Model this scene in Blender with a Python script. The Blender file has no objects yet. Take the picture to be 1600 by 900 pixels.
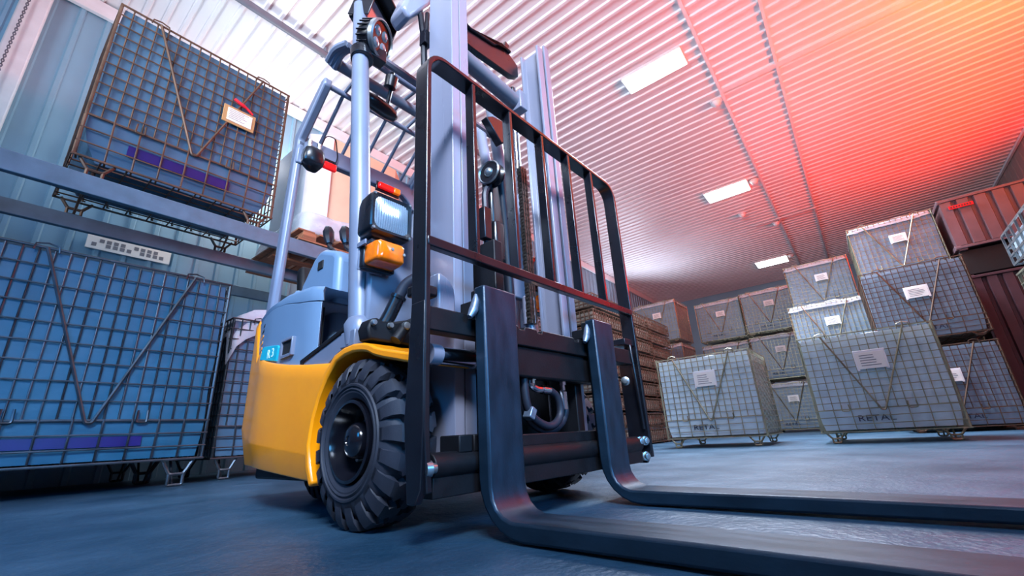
import bpy, bmesh, math, random
from math import sin, cos, pi, radians, sqrt
from mathutils import Vector, Matrix, noise

random.seed(7)
SC = bpy.context.scene
COL = SC.collection

# ------------------------------------------------------------------ camera
FPX = 668.7
PITCH, ROLL, YAW, DYAW, CAMH = radians(19.114), radians(3.2116), radians(37.691), radians(3.2115), 0.25


def cam_axes(yaw):
    fw = Vector((cos(PITCH)*cos(yaw), cos(PITCH)*sin(yaw), sin(PITCH)))
    rt = fw.cross(Vector((0, 0, 1))).normalized()
    dn = fw.cross(rt)
    c, s = cos(ROLL), sin(ROLL)
    return (c*rt + s*dn, -s*rt + c*dn, fw)


AXW, AXF = cam_axes(YAW), cam_axes(YAW + DYAW)


def sight(px, py, ax, val, frame):
    """point of a plane X/Y/Z = val that the photograph shows at (px, py)"""
    r, d, f = frame
    v = r*(px-800) + d*(py-450) + f*FPX
    i = 'XYZ'.index(ax)
    t = (val - (CAMH if i == 2 else 0))/v[i]
    return Vector((0, 0, CAMH)) + v*t


def U(px, py, ax, val):
    return sight(px, py, ax, val, AXF)


cd = bpy.data.cameras.new('camera')
cam = bpy.data.objects.new('camera', cd)
COL.objects.link(cam)
cd.sensor_width = 36
cd.lens = 36*FPX/1600
cd.clip_start = 0.02
r_, d_, f_ = AXW
cam.matrix_world = Matrix(((r_.x, -d_.x, -f_.x, 0), (r_.y, -d_.y, -f_.y, 0), (r_.z, -d_.z, -f_.z, CAMH), (0, 0, 0, 1)))
SC.camera = cam


# ------------------------------------------------------------------ materials
def lin(c):
    return tuple((x/255/12.92 if x/255 <= .04045 else ((x/255+.055)/1.055)**2.4) for x in c)


MATS = {}


def mat(name, rgb, rough=.5, metal=0, var=.12, scale=6, bump=0, bscale=60, spec=.5, emit=None, estr=0, trans=0, alpha=1, coat=0, stretch=None, rvar=.1):
    m = bpy.data.materials.new(name)
    m.use_nodes = True
    nt = m.node_tree
    b = nt.nodes['Principled BSDF']
    c = lin(rgb)
    b.inputs['Roughness'].default_value = rough
    b.inputs['Metallic'].default_value = metal
    b.inputs['Specular IOR Level'].default_value = spec
    b.inputs['Coat Weight'].default_value = coat
    b.inputs['Coat Roughness'].default_value = .12
    b.inputs['Transmission Weight'].default_value = trans
    b.inputs['Alpha'].default_value = alpha
    tc = nt.nodes.new('ShaderNodeTexCoord')
    mp = nt.nodes.new('ShaderNodeMapping')
    nt.links.new(tc.outputs['Object'], mp.inputs['Vector'])
    if stretch:
        mp.inputs['Scale'].default_value = stretch
    nz = nt.nodes.new('ShaderNodeTexNoise')
    nz.inputs['Scale'].default_value = scale
    nz.inputs['Detail'].default_value = 6
    nt.links.new(mp.outputs['Vector'], nz.inputs['Vector'])
    rp = nt.nodes.new('ShaderNodeValToRGB')
    rp.color_ramp.elements[0].position = .3
    rp.color_ramp.elements[1].position = .7
    rp.color_ramp.elements[0].color = (*[x*(1-var) for x in c], 1)
    rp.color_ramp.elements[1].color = (*[min(1, x*(1+var)) for x in c], 1)
    nt.links.new(nz.outputs['Fac'], rp.inputs['Fac'])
    nt.links.new(rp.outputs['Color'], b.inputs['Base Color'])
    if rvar:
        mr = nt.nodes.new('ShaderNodeMapRange')
        mr.inputs['To Min'].default_value = max(.03, rough-rvar)
        mr.inputs['To Max'].default_value = min(1, rough+rvar)
        nt.links.new(nz.outputs['Fac'], mr.inputs['Value'])
        nt.links.new(mr.outputs['Result'], b.inputs['Roughness'])
    if bump:
        n2 = nt.nodes.new('ShaderNodeTexNoise')
        n2.inputs['Scale'].default_value = bscale
        n2.inputs['Detail'].default_value = 8
        nt.links.new(mp.outputs['Vector'], n2.inputs['Vector'])
        bp = nt.nodes.new('ShaderNodeBump')
        bp.inputs['Strength'].default_value = bump
        bp.inputs['Distance'].default_value = .02
        nt.links.new(n2.outputs['Fac'], bp.inputs['Height'])
        nt.links.new(bp.outputs['Normal'], b.inputs['Normal'])
    if emit:
        b.inputs['Emission Color'].default_value = (*lin(emit), 1)
        b.inputs['Emission Strength'].default_value = estr
    MATS[name] = m
    return m


YELLOW = mat('yellow_paint', (255, 150, 6), .32, var=.05, coat=.3, rvar=.06)
GREY = mat('grey_blue_paint', (108, 116, 134), .38, var=.06, coat=.15, rvar=.06)
GREYPL = mat('moulded_grey_plastic', (98, 124, 150), .42, var=.05, bump=.04, bscale=500)
MASTG = mat('mast_grey_paint', (130, 131, 146), .3, var=.08, coat=.3, stretch=(1, 1, .15))
BLACK = mat('black_paint', (15, 17, 24), .3, var=.25, scale=14, bump=.03, bscale=240, coat=.25)
BLACKM = mat('black_matt_steel', (10, 11, 16), .55, var=.3, scale=18, bump=.05, bscale=160, spec=.35)
FORKM = mat('worn_fork_steel', (26, 46, 62), .36, metal=.35, var=.35, scale=9, bump=.05, bscale=120, stretch=(3, .6, 1))
RUBBER = mat('tyre_rubber', (34, 37, 47), .62, var=.25, scale=12, bump=.06, bscale=220)
RIMM = mat('rim_black_gloss', (14, 15, 22), .18, var=.2, coat=.5)
CHROME = mat('bright_steel', (205, 210, 220), .16, metal=1, var=.06)
ZINC = mat('zinc_plated_steel', (172, 178, 180), .32, metal=.9, var=.15, scale=30)
PINM = mat('dull_steel', (120, 132, 150), .4, metal=.6, var=.2, scale=40)
CHAIN = mat('oiled_chain_steel', (88, 80, 74), .4, metal=.8, var=.3, scale=60)
HOSE = mat('black_hose_rubber', (30, 34, 46), .5, var=.1)
WIREL = mat('shade_toned_wire', (62, 72, 80), .4, metal=.7, var=.35, scale=8)  # darker copy of the galvanised wire, shade of the left crates put in
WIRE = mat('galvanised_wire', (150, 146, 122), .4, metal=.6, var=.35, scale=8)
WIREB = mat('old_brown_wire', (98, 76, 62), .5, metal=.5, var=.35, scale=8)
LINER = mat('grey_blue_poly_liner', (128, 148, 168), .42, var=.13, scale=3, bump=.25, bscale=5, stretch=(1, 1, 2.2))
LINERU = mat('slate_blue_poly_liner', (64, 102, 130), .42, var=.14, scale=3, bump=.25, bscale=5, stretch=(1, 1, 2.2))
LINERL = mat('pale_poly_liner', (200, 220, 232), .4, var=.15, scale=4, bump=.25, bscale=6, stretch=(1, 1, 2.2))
LINERD = mat('blue_lit_poly_liner', (28, 90, 120), .4, var=.15, scale=2.5, bump=.25, bscale=4, stretch=(1, 1, 2.2))  # blue light on the left crates is put into the liner colour
FILM = mat('clear_white_film', (214, 220, 230), .25, var=.1, scale=8, bump=.5, bscale=14, alpha=.62)
TAPE = mat('blue_tape', (24, 18, 98), .35, var=.15)
PAPER = mat('white_paper', (238, 236, 230), .7, var=.03)
PRINT = mat('grey_print', (120, 122, 130), .8, var=.1)
CARD = mat('brown_cardboard', (176, 138, 92), .8, var=.1)
BEIGE = mat('beige_cardboard', (214, 182, 152), .75, var=.06, scale=3)
WHITEPL = mat('white_panel', (232, 234, 238), .5, var=.05)
WOOD = mat('pallet_wood', (160, 104, 74), .75, var=.35, scale=5, bump=.15, bscale=40, stretch=(.4, 6, 6))
WALLM = mat('pale_blue_cladding', (128, 168, 190), .42, var=.08, scale=1.2)
DOORM = mat('pale_blue_door_slats', (132, 182, 212), .35, var=.06)
WALLR = mat('warm_grey_cladding', (150, 128, 124), .5, var=.08)
WALLW = mat('white_trim', (228, 230, 234), .45, var=.05)
CEILM = mat('white_corrugated_sheet', (226, 224, 228), .38, var=.05, scale=.6)
PIPE = mat('grey_conduit', (104, 108, 120), .45, var=.1)
BEAMM = mat('rack_beam_paint', (84, 112, 132), .4, var=.14, scale=9, bump=.05, bscale=90)
FLOORM = None
DOMEM = mat('white_detector', (225, 225, 228), .4)
LAMPM = mat('lamp_panel', (255, 255, 255), .4, emit=(255, 250, 244), estr=9)
FRAMEM = mat('lamp_frame', (225, 225, 228), .5)
AMBER = mat('amber_lens', (255, 112, 8), .12, var=.25, scale=30, coat=.6)
RED = mat('red_lens', (235, 22, 22), .2, coat=.5, emit=(255, 20, 16), estr=.5)
ORANGEL = mat('orange_lens', (255, 120, 20), .2, coat=.5, emit=(255, 110, 10), estr=.4)
GLASS = mat('fluted_glass', (150, 172, 190), .1, var=.35, scale=40, coat=.8, metal=.6, stretch=(60, 6, 6))
TEAL = mat('teal_badge', (20, 160, 178), .35)
WHITEINK = mat('pale_ink', (210, 236, 238), .5)
INK = mat('dark_ink', (36, 44, 72), .6)
STEELBOX = mat('grey_brown_sheet_steel', (112, 88, 94), .45, var=.12)
FOLDM = mat('weathered_folded_panels', (120, 112, 102), .6, var=.35, scale=7)
DARKBOX = mat('dark_red_brown_sheet_steel', (74, 50, 58), .5, var=.15)
REDTAG = mat('red_tag', (216, 30, 46), .4)
DARKIN = mat('recess_shade', (10, 11, 15), .7)  # near-black painted in for shade inside slots, pockets and gaps


def floor_material():
    m = bpy.data.materials.new('blue_lit_concrete')
    m.use_nodes = True
    nt = m.node_tree
    b = nt.nodes['Principled BSDF']
    tc = nt.nodes.new('ShaderNodeTexCoord')
    n1 = nt.nodes.new('ShaderNodeTexNoise'); n1.inputs['Scale'].default_value = 1.6; n1.inputs['Detail'].default_value = 9; n1.inputs['Roughness'].default_value = .62
    n2 = nt.nodes.new('ShaderNodeTexNoise'); n2.inputs['Scale'].default_value = 55; n2.inputs['Detail'].default_value = 6
    n3 = nt.nodes.new('ShaderNodeTexNoise'); n3.inputs['Scale'].default_value = 9; n3.inputs['Detail'].default_value = 5
    v = nt.nodes.new('ShaderNodeTexVoronoi'); v.inputs['Scale'].default_value = 26
    for n in (n1, n2, n3, v):
        nt.links.new(tc.outputs['Object'], n.inputs['Vector'])
    r = nt.nodes.new('ShaderNodeValToRGB')
    r.color_ramp.elements[0].position = .33; r.color_ramp.elements[1].position = .68
    r.color_ramp.elements[0].color = (*lin((26, 56, 76)), 1)  # blue of the low light is put into both floor tones
    r.color_ramp.elements[1].color = (*lin((54, 84, 106)), 1)
    nt.links.new(n1.outputs['Fac'], r.inputs['Fac'])
    sp = nt.nodes.new('ShaderNodeValToRGB')      # pale specks of grit
    sp.color_ramp.elements[0].position = .012; sp.color_ramp.elements[1].position = .035
    sp.color_ramp.elements[0].color = (1, 1, 1, 1); sp.color_ramp.elements[1].color = (0, 0, 0, 1)
    nt.links.new(v.outputs['Distance'], sp.inputs['Fac'])
    gt = nt.nodes.new('ShaderNodeMath'); gt.operation = 'GREATER_THAN'; gt.inputs[1].default_value = .56
    nt.links.new(n3.outputs['Fac'], gt.inputs[0])
    ml = nt.nodes.new('ShaderNodeMath'); ml.operation = 'MULTIPLY'
    nt.links.new(gt.outputs[0], ml.inputs[0]); nt.links.new(sp.outputs['Color'], ml.inputs[1])
    mx = nt.nodes.new('ShaderNodeMix'); mx.data_type = 'RGBA'
    nt.links.new(ml.outputs[0], mx.inputs['Factor'])
    nt.links.new(r.outputs['Color'], mx.inputs['A'])
    mx.inputs['B'].default_value = (*lin((200, 214, 224)), 1)
    nt.links.new(mx.outputs['Result'], b.inputs['Base Color'])
    mr = nt.nodes.new('ShaderNodeMapRange'); mr.inputs['To Min'].default_value = .24; mr.inputs['To Max'].default_value = .5
    nt.links.new(n1.outputs['Fac'], mr.inputs['Value']); nt.links.new(mr.outputs['Result'], b.inputs['Roughness'])
    ad = nt.nodes.new('ShaderNodeMath'); ad.operation = 'MULTIPLY_ADD'; ad.inputs[1].default_value = 2.5
    nt.links.new(n3.outputs['Fac'], ad.inputs[0]); nt.links.new(n2.outputs['Fac'], ad.inputs[2])
    bp = nt.nodes.new('ShaderNodeBump'); bp.inputs['Strength'].default_value = .28; bp.inputs['Distance'].default_value = .012
    nt.links.new(ad.outputs[0], bp.inputs['Height']); nt.links.new(bp.outputs['Normal'], b.inputs['Normal'])
    return m


FLOORM = floor_material()


# ------------------------------------------------------------------ mesh builder
class MB:
    def __init__(s):
        s.v, s.f = [], []

    def add(s, vs, fs):
        o = len(s.v)
        s.v += [Vector(p) for p in vs]
        s.f += [tuple(i+o for i in f) for f in fs]
        return s

    def box(s, x0, x1, y0, y1, z0, z1):
        return s.add([(x, y, z) for z in (z0, z1) for y in (y0, y1) for x in (x0, x1)],
                     [(0, 2, 3, 1), (4, 5, 7, 6), (0, 1, 5, 4), (2, 6, 7, 3), (0, 4, 6, 2), (1, 3, 7, 5)])

    def obox(s, c, h, M=None):
        o = len(s.v)
        s.box(-h[0], h[0], -h[1], h[1], -h[2], h[2])
        c = Vector(c)
        for i in range(o, len(s.v)):
            s.v[i] = c + ((M @ s.v[i]) if M else s.v[i])
        return s

    def prism(s, poly, ax, a, b):
        def P(p, t):
            return {'X': (t, p[0], p[1]), 'Y': (p[0], t, p[1]), 'Z': (p[0], p[1], t)}[ax]
        n = len(poly)
        return s.add([P(p, a) for p in poly]+[P(p, b) for p in poly],
                     [tuple(range(n)), tuple(range(2*n-1, n-1, -1))]+[(i, (i+1) % n, n+(i+1) % n, n+i) for i in range(n)])

    def tube(s, pts, r, n=8, closed=False, caps=True):
        pts = [Vector(p) for p in pts]
        m = len(pts)
        rr = r if isinstance(r, (list, tuple)) else [r]*m
        T = []
        for i in range(m):
            a = pts[(i-1) % m] if (closed or i > 0) else pts[i]
            b = pts[(i+1) % m] if (closed or i < m-1) else pts[i]
            d = b-a
            T.append(d.normalized() if d.length > 1e-9 else Vector((0, 0, 1)))
        ref = Vector((0, 0, 1)) if abs(T[0].z) < .9 else Vector((1, 0, 0))
        u = (ref - T[0]*ref.dot(T[0])).normalized()
        vs = []
        for i in range(m):
            u = (u - T[i]*u.dot(T[i])).normalized()
            w = T[i].cross(u)
            for k in range(n):
                a = 2*pi*(k+.5)/n
                vs.append(pts[i] + (u*cos(a) + w*sin(a))*rr[i])
        fs = []
        for i in range(m if closed else m-1):
            j = (i+1) % m
            for k in range(n):
                l = (k+1) % n
                fs.append((i*n+k, i*n+l, j*n+l, j*n+k))
        if caps and not closed:
            fs += [tuple(range(n-1, -1, -1)), tuple((m-1)*n+k for k in range(n))]
        return s.add(vs, fs)

    def lathe(s, prof, c, ax, n=32, flip=False):
        """prof: (radius, height) pairs along +axis, closed by the axis when a radius is 0"""
        c = Vector(c)
        A = Vector(ax).normalized()
        ref = Vector((0, 0, 1)) if abs(A.z) < .9 else Vector((1, 0, 0))
        u = (ref - A*ref.dot(A)).normalized()
        w = A.cross(u)
        vs, idx = [], []
        for r, h in prof:
            if r < 1e-6:
                idx.append([len(vs)]*n)
                vs.append(c + A*h)
            else:
                idx.append(list(range(len(vs), len(vs)+n)))
                vs += [c + A*h + (u*cos(2*pi*k/n) + w*sin(2*pi*k/n))*r for k in range(n)]
        fs = []
        for i in range(len(prof)-1):
            for k in range(n):
                l = (k+1) % n
                q = [idx[i][k], idx[i][l], idx[i+1][l], idx[i+1][k]]
                q2 = []
                for x in q:
                    if x not in q2:
                        q2.append(x)
                if len(q2) > 2:
                    fs.append(tuple(q2))
        return s.add(vs, fs)

    def loft(s, rows, closed=False, cap=False):
        m, n = len(rows), len(rows[0])
        fs = []
        for i in range(m-1):
            for k in range(n if closed else n-1):
                l = (k+1) % n
                fs.append((i*n+k, i*n+l, (i+1)*n+l, (i+1)*n+k))
        if cap:
            fs += [tuple(range(n-1, -1, -1)), tuple((m-1)*n+k for k in range(n))]
        return s.add([p for r in rows for p in r], fs)

    def flat(s, path, y0, y1, t):
        """flat bar bent along an (x, z) path, standing y0..y1 deep, t thick"""
        n = len(path)
        P = [Vector((p[0], 0, p[1])) for p in path]
        rows = []
        for i in range(n):
            d = (P[min(i+1, n-1)]-P[max(i-1, 0)]).normalized()
            nn = Vector((-d.z, 0, d.x))*t/2
            a, b = P[i]+nn, P[i]-nn
            rows.append([(a.x, y0, a.z), (a.x, y1, a.z), (b.x, y1, b.z), (b.x, y0, b.z)])
        return s.loft(rows, True, True)

    def build(s, name, m, parent=None, off=None, loc=None, bevel=0, smooth=40, seg=2):
        me = bpy.data.meshes.new(name)
        off = Vector(off) if off is not None else Vector((0, 0, 0))
        me.from_pydata([tuple(v-off) for v in s.v], [], s.f)
        bm = bmesh.new()
        bm.from_mesh(me)
        bmesh.ops.remove_doubles(bm, verts=bm.verts, dist=1e-6)
        bmesh.ops.recalc_face_normals(bm, faces=bm.faces)
        bm.to_mesh(me)
        bm.free()
        me.materials.append(m)
        if smooth:
            me.shade_smooth()
            me.set_sharp_from_angle(angle=radians(smooth))
        o = bpy.data.objects.new(name, me)
        COL.objects.link(o)
        if parent:
            o.parent = parent
        if loc is not None:
            o.location = loc
        if bevel:
            b = o.modifiers.new('bevel', 'BEVEL')
            b.width = bevel
            b.segments = seg
            b.limit_method = 'ANGLE'
            b.angle_limit = radians(40)
        return o


def arc(cx, cy, r, a0, a1, n):
    return [(cx+r*cos(radians(a0+(a1-a0)*i/n)), cy+r*sin(radians(a0+(a1-a0)*i/n))) for i in range(n+1)]


def rounded(pts, r, n=4):
    """round the corners of a polyline of Vectors (ends kept)"""
    P = [Vector(p) for p in pts]
    out = [P[0]]
    for i in range(1, len(P)-1):
        a, b, c = P[i-1], P[i], P[i+1]
        d1, d2 = (a-b), (c-b)
        k = min(r, d1.length*.45, d2.length*.45)
        p, q = b+d1.normalized()*k, b+d2.normalized()*k
        for j in range(n+1):
            t = j/n
            out.append(p*(1-t)**2 + b*2*t*(1-t) + q*t*t)
    out.append(P[-1])
    return out


def empty(name, loc, rz=0):
    o = bpy.data.objects.new(name, None)
    o.empty_display_size = .1
    COL.objects.link(o)
    o.location = loc
    o.rotation_euler = (0, 0, rz)
    return o


def tag(o, label, cat, group=None):
    o['label'] = label
    o['category'] = cat
    if group:
        o['group'] = group
    return o


def struct(o, label=None):
    o['kind'] = 'structure'
    if label:
        o['label'] = label
    return o


def copy_tree(o, parent=None):
    c = o.copy()
    COL.objects.link(c)
    if parent:
        c.parent = parent
    for ch in list(o.children):
        copy_tree(ch, c)
    return c


def text_mesh(name, body, size, m, parent, matrix, depth=.002, shear=0):
    cu = bpy.data.curves.new(name, 'FONT')
    cu.body = body
    cu.size = size
    cu.extrude = depth
    cu.align_x = 'CENTER'
    cu.align_y = 'CENTER'
    cu.shear = shear
    t = bpy.data.objects.new(name, cu)
    COL.objects.link(t)
    bpy.context.view_layer.update()
    me = bpy.data.meshes.new_from_object(t.evaluated_get(bpy.context.evaluated_depsgraph_get()))
    bpy.data.objects.remove(t)
    me.transform(matrix)
    me.materials.clear()
    me.materials.append(m)
    o = bpy.data.objects.new(name, me)
    COL.objects.link(o)
    if parent:
        o.parent = parent
    return o


# ------------------------------------------------------------------ the hall
ZC, YB, YR, XL, XE = 6.3, 7.0, -4.4, -3.2, 22.0
struct(MB().box(XL, XE, YR, YB, -.1, 0).build('floor', FLOORM, smooth=0))

cb = MB()                                                     # ribbed ceiling sheet, ribs run along Y
prof, x = [], XL
while x < XE:
    prof += [(x, ZC), (x+.145, ZC), (x+.160, ZC-.026), (x+.200, ZC-.026), (x+.215, ZC)]
    x += .215
prof = [p for i, p in enumerate(prof) if i == 0 or abs(p[0]-prof[i-1][0]) > 1e-5 or abs(p[1]-prof[i-1][1]) > 1e-5]
cb.loft([[(p[0], YR, p[1]) for p in prof], [(p[0], YB, p[1]) for p in prof],
         [(p[0], YB, ZC+.1) for p in prof], [(p[0], YR, ZC+.1) for p in prof]], False)
struct(cb.build('ceiling', CEILM, smooth=0))

wb = MB()                                                     # back wall: cladding with shallow upright ribs
prof, x = [], -0.62
while x < XE:
    prof += [(x, YB), (x+.19, YB), (x+.205, YB-.03), (x+.245, YB-.03), (x+.26, YB)]
    x += .26
wb.loft([[(p[0], p[1], 0) for p in prof], [(p[0], p[1], ZC) for p in prof],
         [(p[0], YB+.12, ZC) for p in prof], [(p[0], YB+.12, 0) for p in prof]], False)
struct(wb.build('wall_back', WALLM, smooth=0))
struct(MB().box(XL, XE, YB-.1, YB-.032, ZC-.26, ZC-.04).build('trim_1', WALLW, bevel=.01, smooth=0))
rb = MB()
prof, x = [], 0.0
while x < XE:
    prof += [(x, YR), (x+.3, YR), (x+.33, YR-.03), (x+.36, YR)]
    x += .36
rb.loft([[(p[0], p[1], 0) for p in prof], [(p[0], p[1], ZC) for p in prof],
         [(p[0], YR-.12, ZC) for p in prof], [(p[0], YR-.12, 0) for p in prof]], False)
struct(rb.build('wall_right', WALLR, smooth=0))
struct(MB().box(XE, XE+.12, YR, YB, 0, ZC).build('wall_far', WALLM, smooth=0))
struct(MB().box(XL-.12, XL, YR, YB, 0, ZC).build('wall_left', WALLM, smooth=0))
# ceiling seams
for i, (yy, w, d) in enumerate(((.70, .05, .012), (-.24, .045, .012), (-4.36, .05, .05))):
    struct(MB().box(4.2 if yy > -4 else XL, XE, yy-w/2, yy+w/2, ZC-d-.03, ZC-.02).build('trim_%d' % (i+2), WALLW, smooth=0))
struct(MB().box(7.72, 7.84, YR, .68, ZC-.036, ZC-.02).build('trim_5', WALLW, smooth=0))
struct(MB().tube([(14.7, -.26, ZC-.06), (14.7, 1.4, ZC-.06)], .02).build('trim_6', WALLW))
# ribbed roller door left of the cladding, with the hand chain beside it
dr = MB()
prof, x = [], XL
while x < -.66:
    prof += [(x, YB-.14), (x+.05, YB-.14), (x+.065, YB-.165), (x+.095, YB-.165), (x+.11, YB-.14)]
    x += .11
dr.loft([[(p[0], p[1], 0) for p in prof], [(p[0], p[1], ZC-.1) for p in prof],
         [(p[0], YB-.02, ZC-.1) for p in prof], [(p[0], YB-.02, 0) for p in prof]], False)
struct(dr.build('door_1', DOORM, smooth=0))
struct(MB().box(-.64, -.40, YB-.2, YB-.035, 0, ZC-.1).build('trim_7', WALLW, bevel=.015))
ch = MB()
for k in range(150):
    z = 5.98-k*.034
    p = Vector((-.565-.0006*k*.034, YB-.27, z))
    M = Matrix.Rotation(pi/2*(k % 2), 3, 'Z')
    ch.tube([p+M @ Vector((.011*cos(a), 0, .022*sin(a))) for a in [2*pi*j/8 for j in range(8)]], .006, 5, closed=True)
ch.box(-.60, -.53, YB-.30, YB-.2, 5.96, 6.06)
tag(ch.build('hand_chain', PIPE), 'blue-grey hand chain hanging down the ribbed roller door at the left edge', 'chain')

# ceiling lamps
LAMPS = [(6.42, 1.5, .42, 1.02), (11.83, 1.54, .62, 1.04), (18.95, 1.53, .75, 1.06)]
LN = ['white rectangular ceiling lamp nearest the forklift mast, largest of the row',
      'middle white rectangular ceiling lamp of the row beyond the mast',
      'farthest white ceiling lamp, just above the stacked wire crates']
for (x, y, a, b), l in zip(LAMPS, LN):
    e = empty('ceiling_lamp', (x, y, ZC-.055))
    tag(e, l, 'lamp', 'rectangular ceiling lamps in a row')
    MB().box(-a/2-.03, a/2+.03, -b/2-.03, b/2+.03, 0, .05).build('housing', FRAMEM, e, bevel=.01)
    MB().box(-a/2, a/2, -b/2, b/2, -.014, -.002).build('diffuser', LAMPM, e, smooth=0)
DOMES = [(7.98, .85, 'white domed detector beside the seam, nearest of the ceiling detectors'),
         (11.75, .86, 'domed ceiling detector beside the middle lamp'),
         (13.6, 1.52, 'domed detector standing off the seam at the end of a thin ceiling conduit'),
         (15.06, .82, 'domed detector on the seam between the middle and the farthest ceiling lamp'),
         (18.7, .85, 'small domed detector beside the farthest ceiling lamp')]
for x, y, l in DOMES:
    e = empty('smoke_detector', (x, y, ZC-.036))
    tag(e, l, 'detector', 'detectors along the ceiling seam')
    MB().lathe([(0, 0), (.11, 0), (.11, -.03), (0, -.03)], (0, 0, 0), (0, 0, 1), 20).build('base_plate', DOMEM, e)
    MB().lathe([(0, -.03), (.09, -.031), (.085, -.06), (.06, -.095), (.02, -.11), (0, -.11)], (0, 0, 0), (0, 0, 1), 20).build('dome', DOMEM, e)
# conduit along the ceiling over the rack
cp = MB().tube([(-3.1, 5.42, ZC-.13), (3.1, 5.36, ZC-.13), (8.5, 5.2, ZC-.13)], .055, 12)
for xx in (0, 2.4, 5.0):
    cp.box(xx-.02, xx+.02, 5.3, 5.46, ZC-.13, ZC-.03)
tag(cp.build('ceiling_conduit', PIPE), 'dark grey pipe running under the white ceiling above the forklift roof', 'pipe')


# ------------------------------------------------------------------ wire crates
def liner_mesh(W, D, z0, z1, seed, amp=.012, taper=.0, top=.03):
    mb = MB()
    n, mz = 14, 12
    per = []
    for k in range(n):
        per.append((-W/2+W*k/n, -D/2))
    for k in range(n):
        per.append((W/2, -D/2+D*k/n))
    for k in range(n):
        per.append((W/2-W*k/n, D/2))
    for k in range(n):
        per.append((-W/2, D/2-D*k/n))
    rows = []
    for j in range(mz+1):
        t = j/mz
        z = z0+(z1-z0)*t
        ins = taper*max(0, 1-t/.2)**2 + (.006 if j == mz else 0)
        row = []
        for x, y in per:
            q = noise.noise(Vector((x*4+seed, y*4, z*3)))*amp
            s = 1-(ins-q+amp)/(W/2)
            row.append((x*s, y*s, z))
        rows.append(row)
    for f in (.75, .45, .1):
        rows.append([(x*f, y*f, z1+top*(1-f*f)+noise.noise(Vector((x*f*5+seed, y*f*5, 2)))*.02) for x, y in per])
    mb.loft(rows, True, True)
    return mb


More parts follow.
